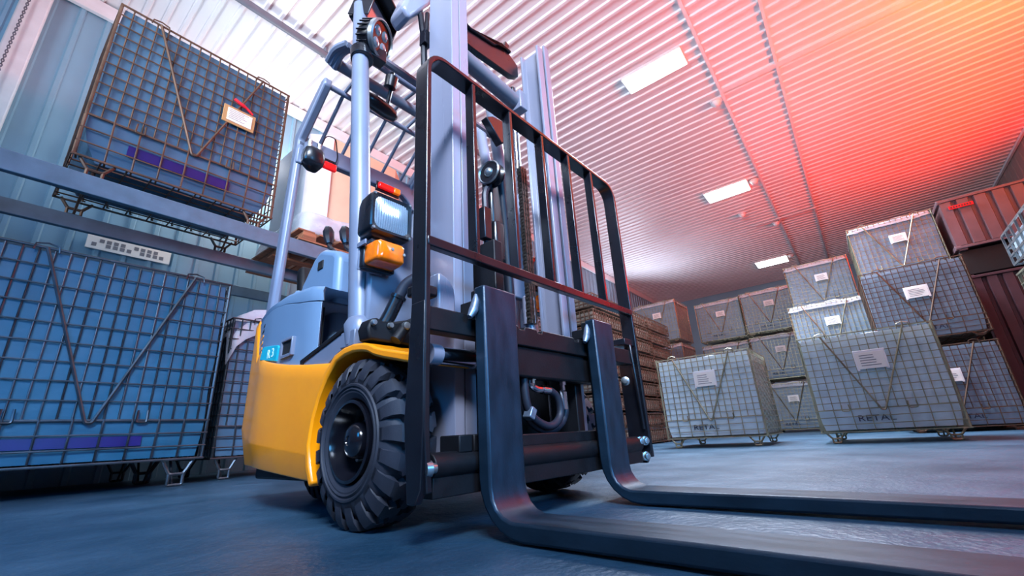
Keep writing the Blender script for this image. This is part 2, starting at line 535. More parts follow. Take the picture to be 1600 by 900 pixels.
def make_crate(W, D, H, foot, tray, cols, rows, seed, wire, liner, rw=.006, tape=False, card=None, film=False, brand=False, tray_mat=None, big=False, taper=.02):
    """open-mesh container facing local -y, standing on z = 0"""
    root = empty('wire_crate', (0, 0, 0))
    z0, zt, z1 = foot, foot+tray, H
    liner_mesh(W-.022, D-.022, z0+.02, z1-.02, seed, amp=.007 if not big else .012, taper=taper).build('liner', liner, root, smooth=60)
    cg = MB()
    nT = 4 if not big else 6
    for sgn in (-1, 1):
        for i in range(cols+1):
            x = -W/2+W*i/cols
            jx = random.uniform(-.004, .004)
            cg.tube([(x+jx, sgn*D/2, zt), (x, sgn*D/2, z1)], rw, nT, caps=False)
            if i % 2 == 0:
                cg.tube([(x, sgn*(D/2+.012), zt+.01), (x*.985, sgn*(D/2+.002), z0+.02), (x*.97, sgn*(D/2-.06), z0)], rw*1.1, nT, caps=False)
        cd2 = max(6, int(cols*D/W))
        for i in range(cd2+1):
            y = -D/2+D*i/cd2
            cg.tube([(sgn*W/2, y, z0), (sgn*W/2, y, z1)], rw, nT, caps=False)
    def ring(z, r, o=.006):
        w, d = W/2+o, D/2+o
        cg.tube([(-w, -d, z), (w, -d, z), (w, d, z), (-w, d, z)], r, nT, closed=True)
    for j in range(rows+1):
        ring(zt+(z1-zt)*j/rows, rw*(1.5 if j in (0, rows) else .9), .008)
    for j in range(3):
        ring(z0+tray*j/3, rw*(1.5 if j == 0 else 1), .01)
    for i in range(1, 9):                                     # base mesh
        x = -W/2+W*i/9
        cg.tube([(x, -D/2, z0), (x, D/2, z0)], rw, nT, caps=False)
        y = -D/2+D*i/9
        cg.tube([(-W/2, y, z0), (W/2, y, z0)], rw, nT, caps=False)
    for sx in (-1, 1):
        for sy in (-1, 1):
            cg.tube([(sx*W/2, sy*D/2, z0), (sx*W/2, sy*D/2, z1+.01)], rw*1.9, 6)
    cg.build('mesh_cage', wire, root, smooth=60)
    br = MB()
    yb = -D/2-.018
    br.tube(rounded([(-.31*W, yb, z1), (-.012*W, yb, zt-.02), (.012*W, yb, zt-.02), (.31*W, yb, z1)], .03, 3), rw*1.7, 6)
    for sx in (-1, 1):
        br.tube([(sx*.31*W-.045*W, yb, z1-.03), (sx*.31*W-.04*W, yb, z1+.02), (sx*.31*W, yb, z1+.035), (sx*.31*W+.04*W, yb, z1+.02), (sx*.31*W+.045*W, yb, z1-.03)], rw, 5)
    br.build('folding_brace', wire, root)
    for k, xx in enumerate((-.27, .2)):                       # hinge clips of the flap
        MB().tube(rounded([(xx*W-.03, yb, zt+.08*H/1.85), (xx*W-.034, yb-.004, zt-.015), (xx*W+.034, yb-.004, zt-.015), (xx*W+.03, yb, zt+.08*H/1.85)], .015, 2), rw*1.1, 5).build('hinge_clip', wire, root)
    for sx in (-1, 1):
        for sy in (-1, 1):
            fx, fy = sx*(W/2-.1*W), sy*(D/2-.02)
            k = .072*W
            f = MB().tube(rounded([(fx-k, fy, z0), (fx-k*.45, fy, z0-foot*.55), (fx+k*.45, fy, z0-foot*.55), (fx+k, fy, z0)], .015, 2), rw*1.9, 6)
            f.tube(rounded([(fx-k*.45, fy, z0-foot*.5), (fx-k*.45, fy, rw*1.8), (fx+k*.45, fy, rw*1.8), (fx+k*.45, fy, z0-foot*.5)], .012, 2), rw*1.8, 6)
            f.tube(rounded([(fx, fy-sy*k*1.9, z0), (fx, fy-sy*k*.6, rw*1.8), (fx, fy, rw*1.8)], .015, 2), rw*1.5, 6)
            f.build('foot', wire, root)
    yl = -D/2+.012
    if tape:
        MB().box(-.3*W, .22*W, yl-.008, yl+.02, z0+tray*.38, z0+tray*.62).build('blue_tape', TAPE, root, smooth=0)
    if card:
        cx, cz, cw, chh = card
        c = MB().box(cx-cw/2, cx+cw/2, yb-.012, yb-.004, cz-chh/2, cz+chh/2).build('label_card', PAPER, root, bevel=.003)
        p = MB()
        for r in range(5):
            zz = cz+chh*(.3-.15*r)
            p.box(cx-cw*.36, cx+cw*random.uniform(.1, .36), yb-.0135, yb-.011, zz-chh*.022, zz+chh*.022)
        p.build('print', PRINT, c, smooth=0)
        q = MB()
        for sx in (-1, 1):
            q.box(cx+sx*cw*.5-.012, cx+sx*cw*.5+.012, yb-.011, yb-.002, cz-chh*.58, cz+chh*.5)
        q.box(cx-cw*.55, cx+cw*.55, yb-.011, yb-.002, cz+chh*.45, cz+chh*.62)
        q.build('card_holder', WHITEPL, c, bevel=.003)
    if brand:
        M = Matrix.Translation((-.07*W if brand is True else brand*W, yl-.012, z0+tray*.56)) @ Matrix.Rotation(pi/2, 4, 'X')
        text_mesh('lettering', 'RETAL', .075*W, INK, root, M @ Matrix.Diagonal((1.25, 1, 1, 1)))
    if film:
        fm = MB()
        n = 18
        rows_ = []
        for j in range(n+1):
            v = j/n
            row = []
            for i in range(n+1):
                u = i/n
                x = (u-.5)*(W+.04)
                y = (v-.5)*(D+.05)
                z = z1+.018+.025*noise.noise(Vector((x*4+seed, y*4, 1)))
                if j == 0 or j == n:
                    z = z1-.09-.05*noise.noise(Vector((x*5+seed, 3, v)))
                if i == 0 or i == n:
                    z = min(z, z1-.08-.05*noise.noise(Vector((5, y*5+seed, u))))
                row.append((x, y, z))
            rows_.append(row)
        fm.loft(rows_)
        o = fm.build('film_cover', FILM, root, smooth=60)
        sd = o.modifiers.new('thickness', 'SOLIDIFY')
        sd.thickness = .003
    return root


# left: the crate on the floor, the one on the rack, the one behind the forklift
GL = 'wire crates by the rack'
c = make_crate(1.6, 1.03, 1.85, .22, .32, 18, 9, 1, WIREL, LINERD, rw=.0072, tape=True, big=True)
c.location = (.66, 4.736+.515, 0)
tag(c, 'big wire crate with blue-tinted liner on the floor under the rack, left of the forklift', 'crate', GL)
c = copy_tree(c)
c.location = (.68, 6.385, 0)  # unseen crate added to block light under the rack
tag(c, 'added wire crate blocking light at the wall, behind the big crate with blue-tinted liner', 'crate', GL)
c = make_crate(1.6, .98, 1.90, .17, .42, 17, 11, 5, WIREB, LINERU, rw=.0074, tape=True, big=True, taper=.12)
c.location = (.93, 4.72+.49, 2.545)
tag(c, 'brown wire crate up on the rack beams with a brown framed card and red tag', 'crate', GL)
yb = -.49-.016
cf = MB().box(.16, .48, yb-.018, yb-.004, 1.12, 1.34).build('card_board', CARD, c, bevel=.004)
cf.rotation_euler = (0, 0, 0)
MB().box(.20, .445, yb-.024, yb-.017, 1.15, 1.31).build('paper', PAPER, cf, smooth=0)
pr = MB()
for r in range(6):
    pr.box(.215, .215+random.uniform(.12, .21), yb-.0255, yb-.0235, 1.29-.022*r, 1.296-.022*r)
pr.build('print', PRINT, cf, smooth=0)
MB().tube(rounded([(.24, yb-.03, 1.44), (.30, yb-.035, 1.41), (.37, yb-.03, 1.395), (.44, yb-.03, 1.345)], .03, 3), [.018]*3+[.02]*3+[.014]*3+[.01]*(len(rounded([(0, 0, 0), (1, 0, 0), (2, 1, 0), (3, 0, 0)], .03, 3))-9), 6).build('red_tag', REDTAG, c)
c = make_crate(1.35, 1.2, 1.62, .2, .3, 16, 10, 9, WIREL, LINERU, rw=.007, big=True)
c.location = (1.66+.675, 5.1+.6, 0)
tag(c, 'wire crate in shade with crumpled clear film on top, behind the yellow forklift body', 'crate', GL)
fm, rows_ = MB(), []
for j in range(15):
    row = []
    for i in range(19):
        x, y = -.70+1.4*i/18, -.63+1.26*j/14
        z = 1.66+.30*sin(pi*min(1, max(0, (i-1)/16)))**.7*(.6+.4*noise.noise(Vector((x*3, y*3, 4))))+.05*noise.noise(Vector((x*9, y*9, 1)))
        if j == 0:
            z -= .32+.12*noise.noise(Vector((x*5, 1, 1)))
        if i in (0, 18):
            z -= .25
        row.append((x, y, z))
    rows_.append(row)
fm.loft(rows_)
o = fm.build('film_cover', FILM, c, smooth=60)
o.modifiers.new('thickness', 'SOLIDIFY').thickness = .003

# right: stacked crates facing the forklift
CARDP = (.02, .72, .22, .16)
W_, D_, H_ = 1.13, 1.05, 1.105
PA = make_crate(W_, D_, H_, .11, .22, 15, 11, 21, WIRE, LINERL, rw=.0055, card=(.02, .80, .24, .17), brand=True)
PB = make_crate(W_, D_, H_, .06, .22, 15, 11, 33, WIRE, LINER, rw=.0058, card=(.06, .74, .2, .13), film=True, brand=True)
PCc = make_crate(W_, D_, H_, .06, .22, 15, 11, 44, WIREB, LINER, rw=.0062, card=(.0, .70, .24, .15), brand=.05)
GR = 'stacked wire crates across the hall'
T2, T3 = 1.175, 2.35
RC = [  # proto, front X, centre Y, z, label
    (PA, 5.8, -.13, 0, 'pale wire crate on the floor at the right, nearest of the stacked rows'),
    (PA, 5.8, 1.515, 0, 'pale wire crate on the floor just right of the load backrest'),
    (PB, 9.55, .155, 0, 'wire crate on the floor right behind the nearest crate of the right-hand row'),
    (PB, 9.55, .155, T2, 'film-topped wire crate peeking over the left end of the nearest right-hand crate'),
    (PB, 10.85, .14, T3, 'film-topped wire crate highest above the left end of the nearest right-hand crate'),
    (PB, 10.85, .14, T2, 'wire crate one below the film-topped crate, hidden behind its neighbours'),
    (PB, 10.85, .14, 0, 'wire crate at the foot of the stack two rows behind the nearest right-hand crate'),
    (PCc, 8.15, -.95, 0, 'shaded wire crate on the floor at the far right, behind the nearest crate'),
    (PCc, 8.15, -.95, T2, 'brown wire crate with crooked card, second up in the right-hand stack'),
    (PB, 9.4, -1.06, T3, 'film-topped wire crate at the top right, beside the corrugated steel bin'),
    (PB, 9.4, -1.06, T2, 'wire crate carrying the topmost film-topped crate at the right'),
    (PB, 9.4, -1.06, 0, 'wire crate at the foot of the rear right-hand stack'),
    (PB, 12.25, 1.35, 0, 'wire crate at the bottom of the far column between the two pale floor crates'),
    (PB, 12.25, 1.35, T2, 'wire crate in the middle of the far column between the two pale floor crates'),
    (PB, 12.25, 1.35, T3, 'wire crate with blue print on top of the far column, below the farthest lamp'),
    (PB, 12.4, 2.54, T3, 'wire crate above and behind the pale crate that stands beside the backrest'),
    (PB, 12.4, 2.54, T2, 'wire crate second up in the column behind the pale crate beside the backrest'),
    (PB, 12.4, 2.54, 0, 'wire crate at the foot of the column behind the pale crate beside the backrest'),
    (PB, 11.2, 3.85, T3, 'wire crate turned corner-on above the stacked folded crates'),
    (PB, 11.2, 3.85, T2, 'wire crate under the corner-on crate beyond the folded crates'),
    (PB, 11.2, 3.85, 0, 'wire crate on the floor beyond the end of the folded crates'),
    (PA, 3.25, -1.59, 0, 'wire crate just outside the right edge, its corner under a folded crate'),
]
used = set()
for pr_, X, Y, Z, l in RC:
    o = pr_ if id(pr_) not in used else copy_tree(pr_)
    used.add(id(pr_))
    o.location = (X+D_/2, Y, Z)
    o.rotation_euler = (0, 0, -pi/2)
    tag(o, l, 'crate', GR)


# folded crates stacked flat
def folded_crate(W, D, H, wire, n=13):
    root = empty('folded_wire_crate', (0, 0, 0))
    MB().box(-W/2+.03, W/2-.03, -D/2+.03, D/2-.03, .05, H-.05).build('folded_panels', FOLDM if wire is WIREB else LINERL, root, bevel=.01)
    m = MB()
    for sg in (-1, 1):
        for i in range(n+1):
            x = -W/2+W*i/n
            m.tube([(x, sg*D/2, .03), (x, sg*D/2, H-.02)], .008, 4, caps=False)
            y = -D/2+D*i/n
            m.tube([(sg*W/2, y, .03), (sg*W/2, y, H-.02)], .008, 4, caps=False)
    for z in (.03, .09, .15, H-.02):
        m.tube([(-W/2, -D/2, z), (W/2, -D/2, z), (W/2, D/2, z), (-W/2, D/2, z)], .009, 4, closed=True)
    for i in range(1, n):
        m.tube([(-W/2+W*i/n, -D/2, H-.02), (-W/2+W*i/n, D/2, H-.02)], .006, 4, caps=False)
    m.build('wire_frame', wire, root)
    for sx in (-1, 1):
        for sy in (-1, 1):
            MB().tube([(sx*(W/2-.16), sy*(D/2-.01), .04), (sx*(W/2-.13), sy*(D/2-.01), .008), (sx*(W/2-.07), sy*(D/2-.01), .008), (sx*(W/2-.04), sy*(D/2-.01), .04)], .008, 5).build('foot', wire, root)
    return root


FP = folded_crate(1.14, 1.05, .262, WIREB)
pos = ['nearest', 'middle', 'farthest']
tier = ['bottom', 'second', 'third', 'fourth', 'fifth', 'sixth', 'seventh', 'eighth', 'topmost']
first = True
for sidx in range(3):
    for k in range(9):
        o = FP if first else copy_tree(FP)
        first = False
        o.location = (5.92+.57+sidx*1.17+random.uniform(-.02, .02), 3.0+.525+random.uniform(-.02, .02), .264*k)
        tag(o, 'brown folded wire crate, %s of the %s stack behind the load backrest' % (tier[k], pos[sidx]), 'crate', 'folded crates in stacks')
FZ = folded_crate(1.14, 1.05, .262, ZINC, 9)
FZ.location = (3.25+.525, -1.01-.585, 1.145)
FZ.rotation_euler = (0, 0, -pi/2)
tag(FZ, 'bright folded wire crate poking in at the right edge of the picture', 'crate')


# corrugated steel bins at the right
def steel_bin(W, D, z0, z1, m, ribs):
    root = empty('steel_bin', (0, 0, 0))
    p = []
    st = W/ribs
    for i in range(ribs):
        x = -W/2+st*i
        p += [(x, -D/2), (x+st*.62, -D/2), (x+st*.7, -D/2+.045), (x+st*.92, -D/2+.045)]
    p += [(W/2, -D/2), (W/2, D/2), (-W/2, D/2)]
    MB().prism(p, 'Z', z0+.08, z1-.05).build('corrugated_wall', m, root, smooth=0)
    r = MB()
    for z in (z0+.05, z1-.025):
        r.box(-W/2-.02, W/2+.02, -D/2-.012, -D/2+.05, z-.02, z+.02)
        r.box(-W/2-.02, W/2+.02, D/2-.05, D/2+.03, z-.035, z+.035)
        r.box(-W/2-.03, -W/2+.05, -D/2, D/2, z-.035, z+.035)
        r.box(W/2-.05, W/2+.03, -D/2, D/2, z-.035, z+.035)
    r.build('rim', m, root, bevel=.006)
    for sx in (-1, 1):
        for sy in (-1, 1):
            MB().box(sx*(W/2-.06)-.05, sx*(W/2-.06)+.05, sy*(D/2-.06)-.05, sy*(D/2-.06)+.05, z0-.1 if z0 > 0 else 0, z0+.06).build('leg', m, root, bevel=.005)
    return root


GB = 'corrugated steel bins at the right wall'
def place_bin(o, x, y, z):
    o.location = (x, y, z)
    o.rotation_euler = (0, 0, -pi/2)


b = steel_bin(1.0, 1.1, .0, .88, STEELBOX, 5)
place_bin(b, 9.25+.55, -1.70-.52, 2.62)
tag(b, 'grey-red corrugated steel bin with a red plate at the top right', 'bin', GB)
pl = MB().box(-.42, -.14, -.585, -.572, .68, .735).build('red_plate', REDTAG, b, smooth=0)
q = MB()
for k in range(8):
    q.box(-.40+.031*k, -.40+.031*k+.018, -.588, -.584, .695, .722)
q.build('worn_marks', DARKBOX, pl, smooth=0)
b2 = copy_tree(b)
for chd in list(b2.children):
    if chd.name.startswith('red_plate'):
        for g in list(chd.children):
            bpy.data.objects.remove(g)
        bpy.data.objects.remove(chd)
place_bin(b2, 9.25+.55, -1.70-.52-1.06, 2.62)
tag(b2, 'corrugated steel bin cut by the right edge, beside the bin with the red plate', 'bin', GB)
b = steel_bin(1.0, 1.1, .1, 2.2, DARKBOX, 6)
place_bin(b, 9.25+.55, -1.70-.52, 0)
tag(b, 'tall dark corrugated steel bin under the bin with the red plate', 'bin', GB)
b2 = copy_tree(b)
place_bin(b2, 9.25+.55, -1.70-.52-1.06, 0)
tag(b2, 'tall dark corrugated steel bin under the bin cut by the right edge', 'bin', GB)
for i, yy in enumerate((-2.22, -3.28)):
    o = MB().box(9.3, 10.3, yy-.5, yy+.5, 2.225, 2.615).build('gap_filler', DARKIN, bevel=.01)  # dark block under the bin, stands in for the shaded gap
    tag(o, 'dark skid between the tall bin and the bin %s' % ('with the red plate' if i == 0 else 'cut by the right edge'), 'filler')

# ------------------------------------------------------------------ pallet rack
rk = empty('pallet_rack', (2.0, 5.7, 0))
tag(rk, 'grey steel pallet rack behind the forklift carrying a wire crate and a cardboard box', 'rack')


def rpart(name, mb, m=BEAMM, bevel=.008):
    return mb.build(name, m, rk, off=(2.0, 5.7, 0), bevel=bevel)


def beam(y, z0, z1):
    m = MB().prism([(y, z0), (y+.06, z0), (y+.06, z1-.03), (y+.045, z1-.03), (y+.045, z1), (y, z1)], 'X', -.62, 4.55)
    return rpart('load_beam', m, bevel=.006)


beam(4.62, 2.35, 2.52)
beam(5.62, 2.40, 2.545)
beam(6.75, 2.40, 2.55)
for y in (4.66, 5.64, 6.78):
    for xx in (-.68, 4.55):
        m = MB().prism([(xx, y-.04), (xx+.1, y-.04), (xx+.1, y+.06), (xx+.085, y+.06), (xx+.085, y-.025), (xx+.015, y-.025), (xx+.015, y+.06), (xx, y+.06)], 'Z', 0, 4.2)
        rpart('upright', m, bevel=.003)
for xx in (-.63, 4.6):
    for k in range(4):
        rpart('bracing', MB().tube([(xx, 4.7, .3+k*.95), (xx, 6.75, .3+k*.95+.8)], .018, 6), bevel=0)

# cardboard box on a pallet on the rack
pt = empty('wooden_pallet', (2.9, 5.4, 2.548))
tag(pt, 'reddish wooden pallet on the rack beams under the cardboard box', 'pallet')
for i in range(7):
    x = -.78+i*.26
    MB().box(x-.1, x+.1, -.75, .75, .118, .14).build('deck_board', WOOD, pt, bevel=.003)
for yy in (-.68, 0, .68):
    MB().box(-.86, .86, yy-.07, yy+.07, 0, .022).build('skid_board', WOOD, pt, bevel=.003)
    for xx in (-.74, 0, .74):
        MB().box(xx-.08, xx+.08, yy-.07, yy+.07, .022, .096).build('block', WOOD, pt, bevel=.003)
for xx in (-.74, 0, .74):
    MB().box(xx-.08, xx+.08, -.75, .75, .096, .118).build('stringer_board', WOOD, pt, bevel=.003)
bx = empty('cardboard_box', (2.9, 5.4, 2.69))
tag(bx, 'big beige cardboard box wrapped at its foot, on the pallet on the rack', 'box')
oc = [(-.5, -.62), (.52, -.62), (.72, -.45), (.72, .45), (.52, .62), (-.5, .62), (-.72, .45), (-.72, -.45)]
MB().prism(oc, 'Z', 0, 1.55).build('carton', BEIGE, bx, bevel=.012)
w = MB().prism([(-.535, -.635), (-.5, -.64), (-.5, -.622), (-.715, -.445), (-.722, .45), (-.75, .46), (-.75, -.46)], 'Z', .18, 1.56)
w.build('white_panel', WHITEPL, bx, bevel=.004)  # white panel laid over the carton's left face only
rows_ = []
for j in range(7):
    t = j/6
    row = []
    for k in range(64):
        a = 2*pi*k/64
        s = 1.06+.03*noise.noise(Vector((cos(a)*4, sin(a)*4, t*3)))+.05*(1-t)
        x, y = .74*max(-1, min(1, 1.35*cos(a))), .64*max(-1, min(1, 1.35*sin(a)))
        row.append((x*s, y*s, .006+.30*t+(.05*noise.noise(Vector((cos(a)*3, sin(a)*3, 2))) if j == 6 else 0)))
    rows_.append(row)
o = MB().loft(rows_, True).build('film_wrap', FILM, bx, smooth=60)
o.modifiers.new('thickness', 'SOLIDIFY').thickness = .003
# small plate with printed rows on the wall, seen between the beams
sp = empty('wall_sign', (.95, YB-.045, 2.80))
tag(sp, 'small white printed plate on the back wall, seen between the rack beams', 'sign')
MB().box(-.42, .42, -.01, .01, -.09, .09).build('plate', PAPER, sp, bevel=.004)
q = MB()
for r in range(2):
    for k in range(11):
        if (k*7+r*3) % 5:
            q.box(-.37+k*.067, -.37+k*.067+.045, -.013, -.009, .005-.055*r, .05-.055*r)
q.build('print', PRINT, sp, smooth=0)

# ------------------------------------------------------------------ the forklift
BASE = Vector((1.30, 1.75, 0))
Rm = Matrix.Rotation(-DYAW, 3, 'Z')
FL = empty('forklift', Rm @ BASE, -DYAW)
tag(FL, 'yellow and grey forklift truck with black load backrest and two forks', 'forklift')
CX = 1.30


def fp(name, mb, m, parent=None, bevel=.004, smooth=40, label=None, seg=2):
    o = mb.build(name, m, parent or FL, off=BASE, bevel=bevel, smooth=smooth, seg=seg)
    if label:
        o['label'] = label
    return o


def mirx(x):
    return 2*CX-x


# wheels -------------------------------------------------------------
def make_wheel(name, R, Wd, rimr, nl):
    t = MB()
    b = R-.026
    w = Wd/2
    t.lathe([(rimr, -w+.03), (rimr+.012, -w+.006), (rimr+.03, -w-.004), (rimr+.06, -w-.002), (b-.055, -w-.004), (b-.03, -w+.004), (b-.008, -w+.022), (b, -w+.04), (b, w-.04), (b-.008, w-.022), (b-.03, w-.004), (b-.055, w+.004), (rimr+.06, w+.002), (rimr+.03, w+.004), (rimr+.012, w-.006), (rimr, w-.03), (rimr-.006, 0), (rimr, -w+.03)], (0, 0, 0), (1, 0, 0), 72)
    t.lathe([(b-.07, -w-.003), (b-.066, -w-.0085), (b-.060, -w-.0085), (b-.056, -w-.003)], (0, 0, 0), (1, 0, 0), 72)
    t.lathe([(rimr+.034, -w-.003), (rimr+.04, -w-.008), (rimr+.046, -w-.003)], (0, 0, 0), (1, 0, 0), 72)
    for sgn in (-1, 1):
        for k in range(nl):
            a0 = 2*pi*(k+(.5 if sgn > 0 else 0))/nl
            da = 2*pi/nl
            prof = [(-w-.004, b-.050, -.0, .56), (-w-.004, b-.03, .0, .56), (-w+.006, b+.002, .02, .60), (-w+.022, R-.003, .05, .66), (-w*.60, R, .10, .70), (-w*.52, R, .26, .88), (-w*.26, R, .14, .76), (-w*.18, R, .30, .92), (w*.05, R-.002, .26, .88)]
            rows = []
            for xx, rr, f0, f1 in prof:
                th0, th1 = a0+da*f0, a0+da*f1
                inner = max(b-.054, min(rr-.012, b-.004)) if xx < -w+.02 else b-.004
                ring = []
                for th, r2 in ((th0-.012, inner), (th0, rr), ((th0+th1)/2, rr), (th1, rr), (th1+.012, inner)):
                    ring.append((sgn*-xx if sgn > 0 else xx, r2*cos(th), r2*sin(th)))
                rows.append(ring)
            t.loft(rows, True, True)
    tyre = t.build(name, RUBBER, FL, smooth=32)
    rm = MB().lathe([(rimr+.004, -w+.012), (rimr+.006, -w-.004), (rimr-.004, -w-.006), (rimr-.008, -w+.01), (rimr-.018, -w+.05), (rimr-.03, -w+.085), (.07, -w+.09), (.062, -w+.075), (0, -w+.075)], (0, 0, 0), (1, 0, 0), 64)
    rm.build('rim', RIMM, tyre, smooth=40)
    hb = MB().lathe([(.06, -w+.08), (.056, -w+.02), (.05, -w+.008), (.036, -w+.0), (.016, -w-.004), (.014, -w-.0), (0, -w+.0)], (0, 0, 0), (1, 0, 0), 40)
    hb.build('hub_cap', RIMM, tyre, smooth=40)
    nb = MB()
    for k in range(5):
        a = 2*pi*k/5+.4
        nb.lathe([(0, -w+.058), (.009, -w+.06), (.0095, -w+.085)], (0, .078*cos(a), .078*sin(a)), (1, 0, 0), 6)
    nb.build('wheel_nuts', ZINC, tyre)
    return tyre


AX, AZ, WR, WW = 1.37, .265, .265, .17
wl = make_wheel('front_wheel', WR, WW, .122, 21)
wl.location = Vector((.7375+WW/2, AX, AZ))-BASE
wr = copy_tree(wl, FL)
wr.location = Vector((mirx(.7375+WW/2), AX, AZ))-BASE
wr.rotation_euler = (0, 0, pi)
for i, xx in enumerate((1.17, mirx(1.17))):
    w2 = copy_tree(wl, FL)
    w2.name = 'rear_wheel'
    w2.scale = (.8, .82, .82)
    w2.location = Vector((xx, 2.36, AZ*.82))-BASE
    w2.rotation_euler = (0, 0, pi*i)

# chassis --------------------------------------------------------------
ch = MB().box(1.0, 1.6, 1.20, 1.60, .10, .56).box(.86, 1.74, 1.60, 2.5, .12, .56)
ch.box(.97, 1.63, 1.30, 1.44, .17, .36)
fp('chassis', ch, BLACKM, bevel=.01)

# yellow body
ARCH = [(.128, 1.642), (.18, 1.68), (.26, 1.706), (.36, 1.690), (.44, 1.655), (.50, 1.612), (.545, 1.575)]


def yfront(z):
    if z <= ARCH[0][0]:
        return ARCH[0][1]
    for (a, b), (c2, d2) in zip(ARCH, ARCH[1:]):
        if z <= c2:
            return b+(d2-b)*(z-a)/(c2-a)
    return ARCH[-1][1]


side = [(.75, None, .128, .548), (.75, 1.80, .135, .575), (.75, 2.0, .15, .603), (.75, 2.2, .165, .640), (.762, 2.32, .172, .668), (.783, 2.42, .174, .705), (.803, 2.50, .176, .755), (.812, 2.55, .178, .722), (.822, 2.60, .178, .775), (.832, 2.655, .179, .90), (.84, 2.71, .18, .955), (.855, 2.77, .185, .985), (.89, 2.84, .19, .99), (.97, 2.92, .19, .99), (1.12, 2.97, .19, .99), (CX, 2.98, .19, .99)]
TL = [0, .22, .24, .45, .62, .75, .86, .95, 1]
rows = []
for t in TL:
    half = []
    for (x, y, zb, zt) in side:
        z = zb+(zt-zb)*t
        ins = .035*(1-t/.22) if t < .22 else 0
        if t == 1:
            ins = .012
        yy = yfront(z) if y is None else y
        half.append(Vector((x+ins*(1 if x < 1 else .0), yy-(ins if y and y > 2.75 else 0), z)))
    rows.append(half+[Vector((mirx(p.x), p.y, p.z)) for p in half[-2::-1]])
bd = MB()
bd.loft(rows, False)
n = len(rows[0])
m_ = len(TL)
# close the top, the bottom and the front
half_n = n//2
for r_i in (0, m_-1):
    for k in range(half_n):
        a, b2, c2, d2 = k, k+1, n-2-k, n-1-k
        q = [r_i*n+a, r_i*n+b2, r_i*n+c2, r_i*n+d2]
        if len(set(q)) == 4:
            bd.f.append(tuple(q))
        else:
            bd.f.append(tuple(dict.fromkeys(q)))
for i in range(m_-1):
    bd.f.append((i*n, (i+1)*n, (i+1)*n+n-1, i*n+n-1))
fp('body_shell', bd, YELLOW, bevel=.006, smooth=32, label='yellow body shell')

# fenders over the front wheels
FA = [(1.642, .118), (1.682, .18), (1.706, .26), (1.69, .36), (1.655, .44), (1.60, .513), (1.53, .569), (1.46, .585), (1.395, .588), (1.33, .580), (1.289, .570), (1.25, .552), (1.20, .537), (1.12, .517), (1.03, .495)]
for s in (0, 1):
    f = MB()
    rows = []
    for i, (y, z) in enumerate(FA):
        a = Vector(FA[max(i-1, 0)]); b2 = Vector(FA[min(i+1, len(FA)-1)])
        d = (b2-a).normalized()
        nn = Vector((d.y, -d.x))*-1
        t = .030
        p = Vector((y, z))
        q = p+Vector((-d.y, d.x))*t       # towards the wheel
        x0, x1 = .742, 1.06
        r = [(x0, p.x, p.y), (x1, p.x, p.y), (x1, q.x, q.y), (x0, q.x, q.y)]
        if s:
            r = [(mirx(v[0]), v[1], v[2]) for v in r]
        rows.append(r)
    f.loft(rows, True, True)
    fp('fender', f, YELLOW, bevel=.008, label='yellow wheel arch')

# grey engine cover (hood)
plan = [(.93, 2.09, .88), (.87, 1.95, .88), (.845, 1.887, .878), (.828, 1.862, .876), (.812, 1.888, .880), (.80, 1.94, .888), (.792, 2.02, .900), (.79, 2.10, .916), (.79, 2.18, .932), (.79, 2.28, .941), (.795, 2.38, .943), (.808, 2.47, .944), (.828, 2.58, .945), (.85, 2.69, .945), (.90, 2.80, .945), (1.0, 2.88, .945), (CX, 2.90, .945)]


def capz(y):
    return .042+.045*max(0, min(1, (2.3-y)/.35))


rows = []
for lev in ('b', 's', 'c1', 'c2', 'c3', 'c4'):
    half = []
    for (x, y, zs) in plan:
        nx = (x-CX)
        if lev == 'b':
            half.append(Vector((x, y, .52)))
        elif lev == 's':
            half.append(Vector((x, y, zs)))
        else:
            ins, f = {'c1': (-.004, .06), 'c2': (.0, .62), 'c3': (.012, .9), 'c4': (.05, 1.0)}[lev]
            k = (nx+math.copysign(ins, -nx))/nx if abs(nx) > .05 else 1
            yy = y+(ins*.9 if y < 1.93 else (-ins if y > 2.75 else 0))
            half.append(Vector((CX+nx*k, yy, zs+capz(y)*f)))
    rows.append(half+[Vector((mirx(p.x), p.y, p.z)) for p in half[-2::-1]])


def close_rows(mb, rows, top=True, bottom=True):
    n = len(rows[0])
    mb.loft(rows, False)
    for r_i in ([0] if bottom else [])+([len(rows)-1] if top else []):
        for k in range(n//2):
            q = list(dict.fromkeys([r_i*n+k, r_i*n+k+1, r_i*n+n-2-k, r_i*n+n-1-k]))
            if len(q) > 2:
                mb.f.append(tuple(q))
    for i in range(len(rows)-1):
        mb.f.append((i*n, (i+1)*n, (i+1)*n+n-1, i*n+n-1))
    return mb


hood = fp('engine_cover', close_rows(MB(), rows[:2]), GREYPL, bevel=.003, smooth=50, label='grey plastic engine cover')
fp('cover_lid', close_rows(MB(), rows[2:]), GREYPL, hood, bevel=.0, smooth=50)
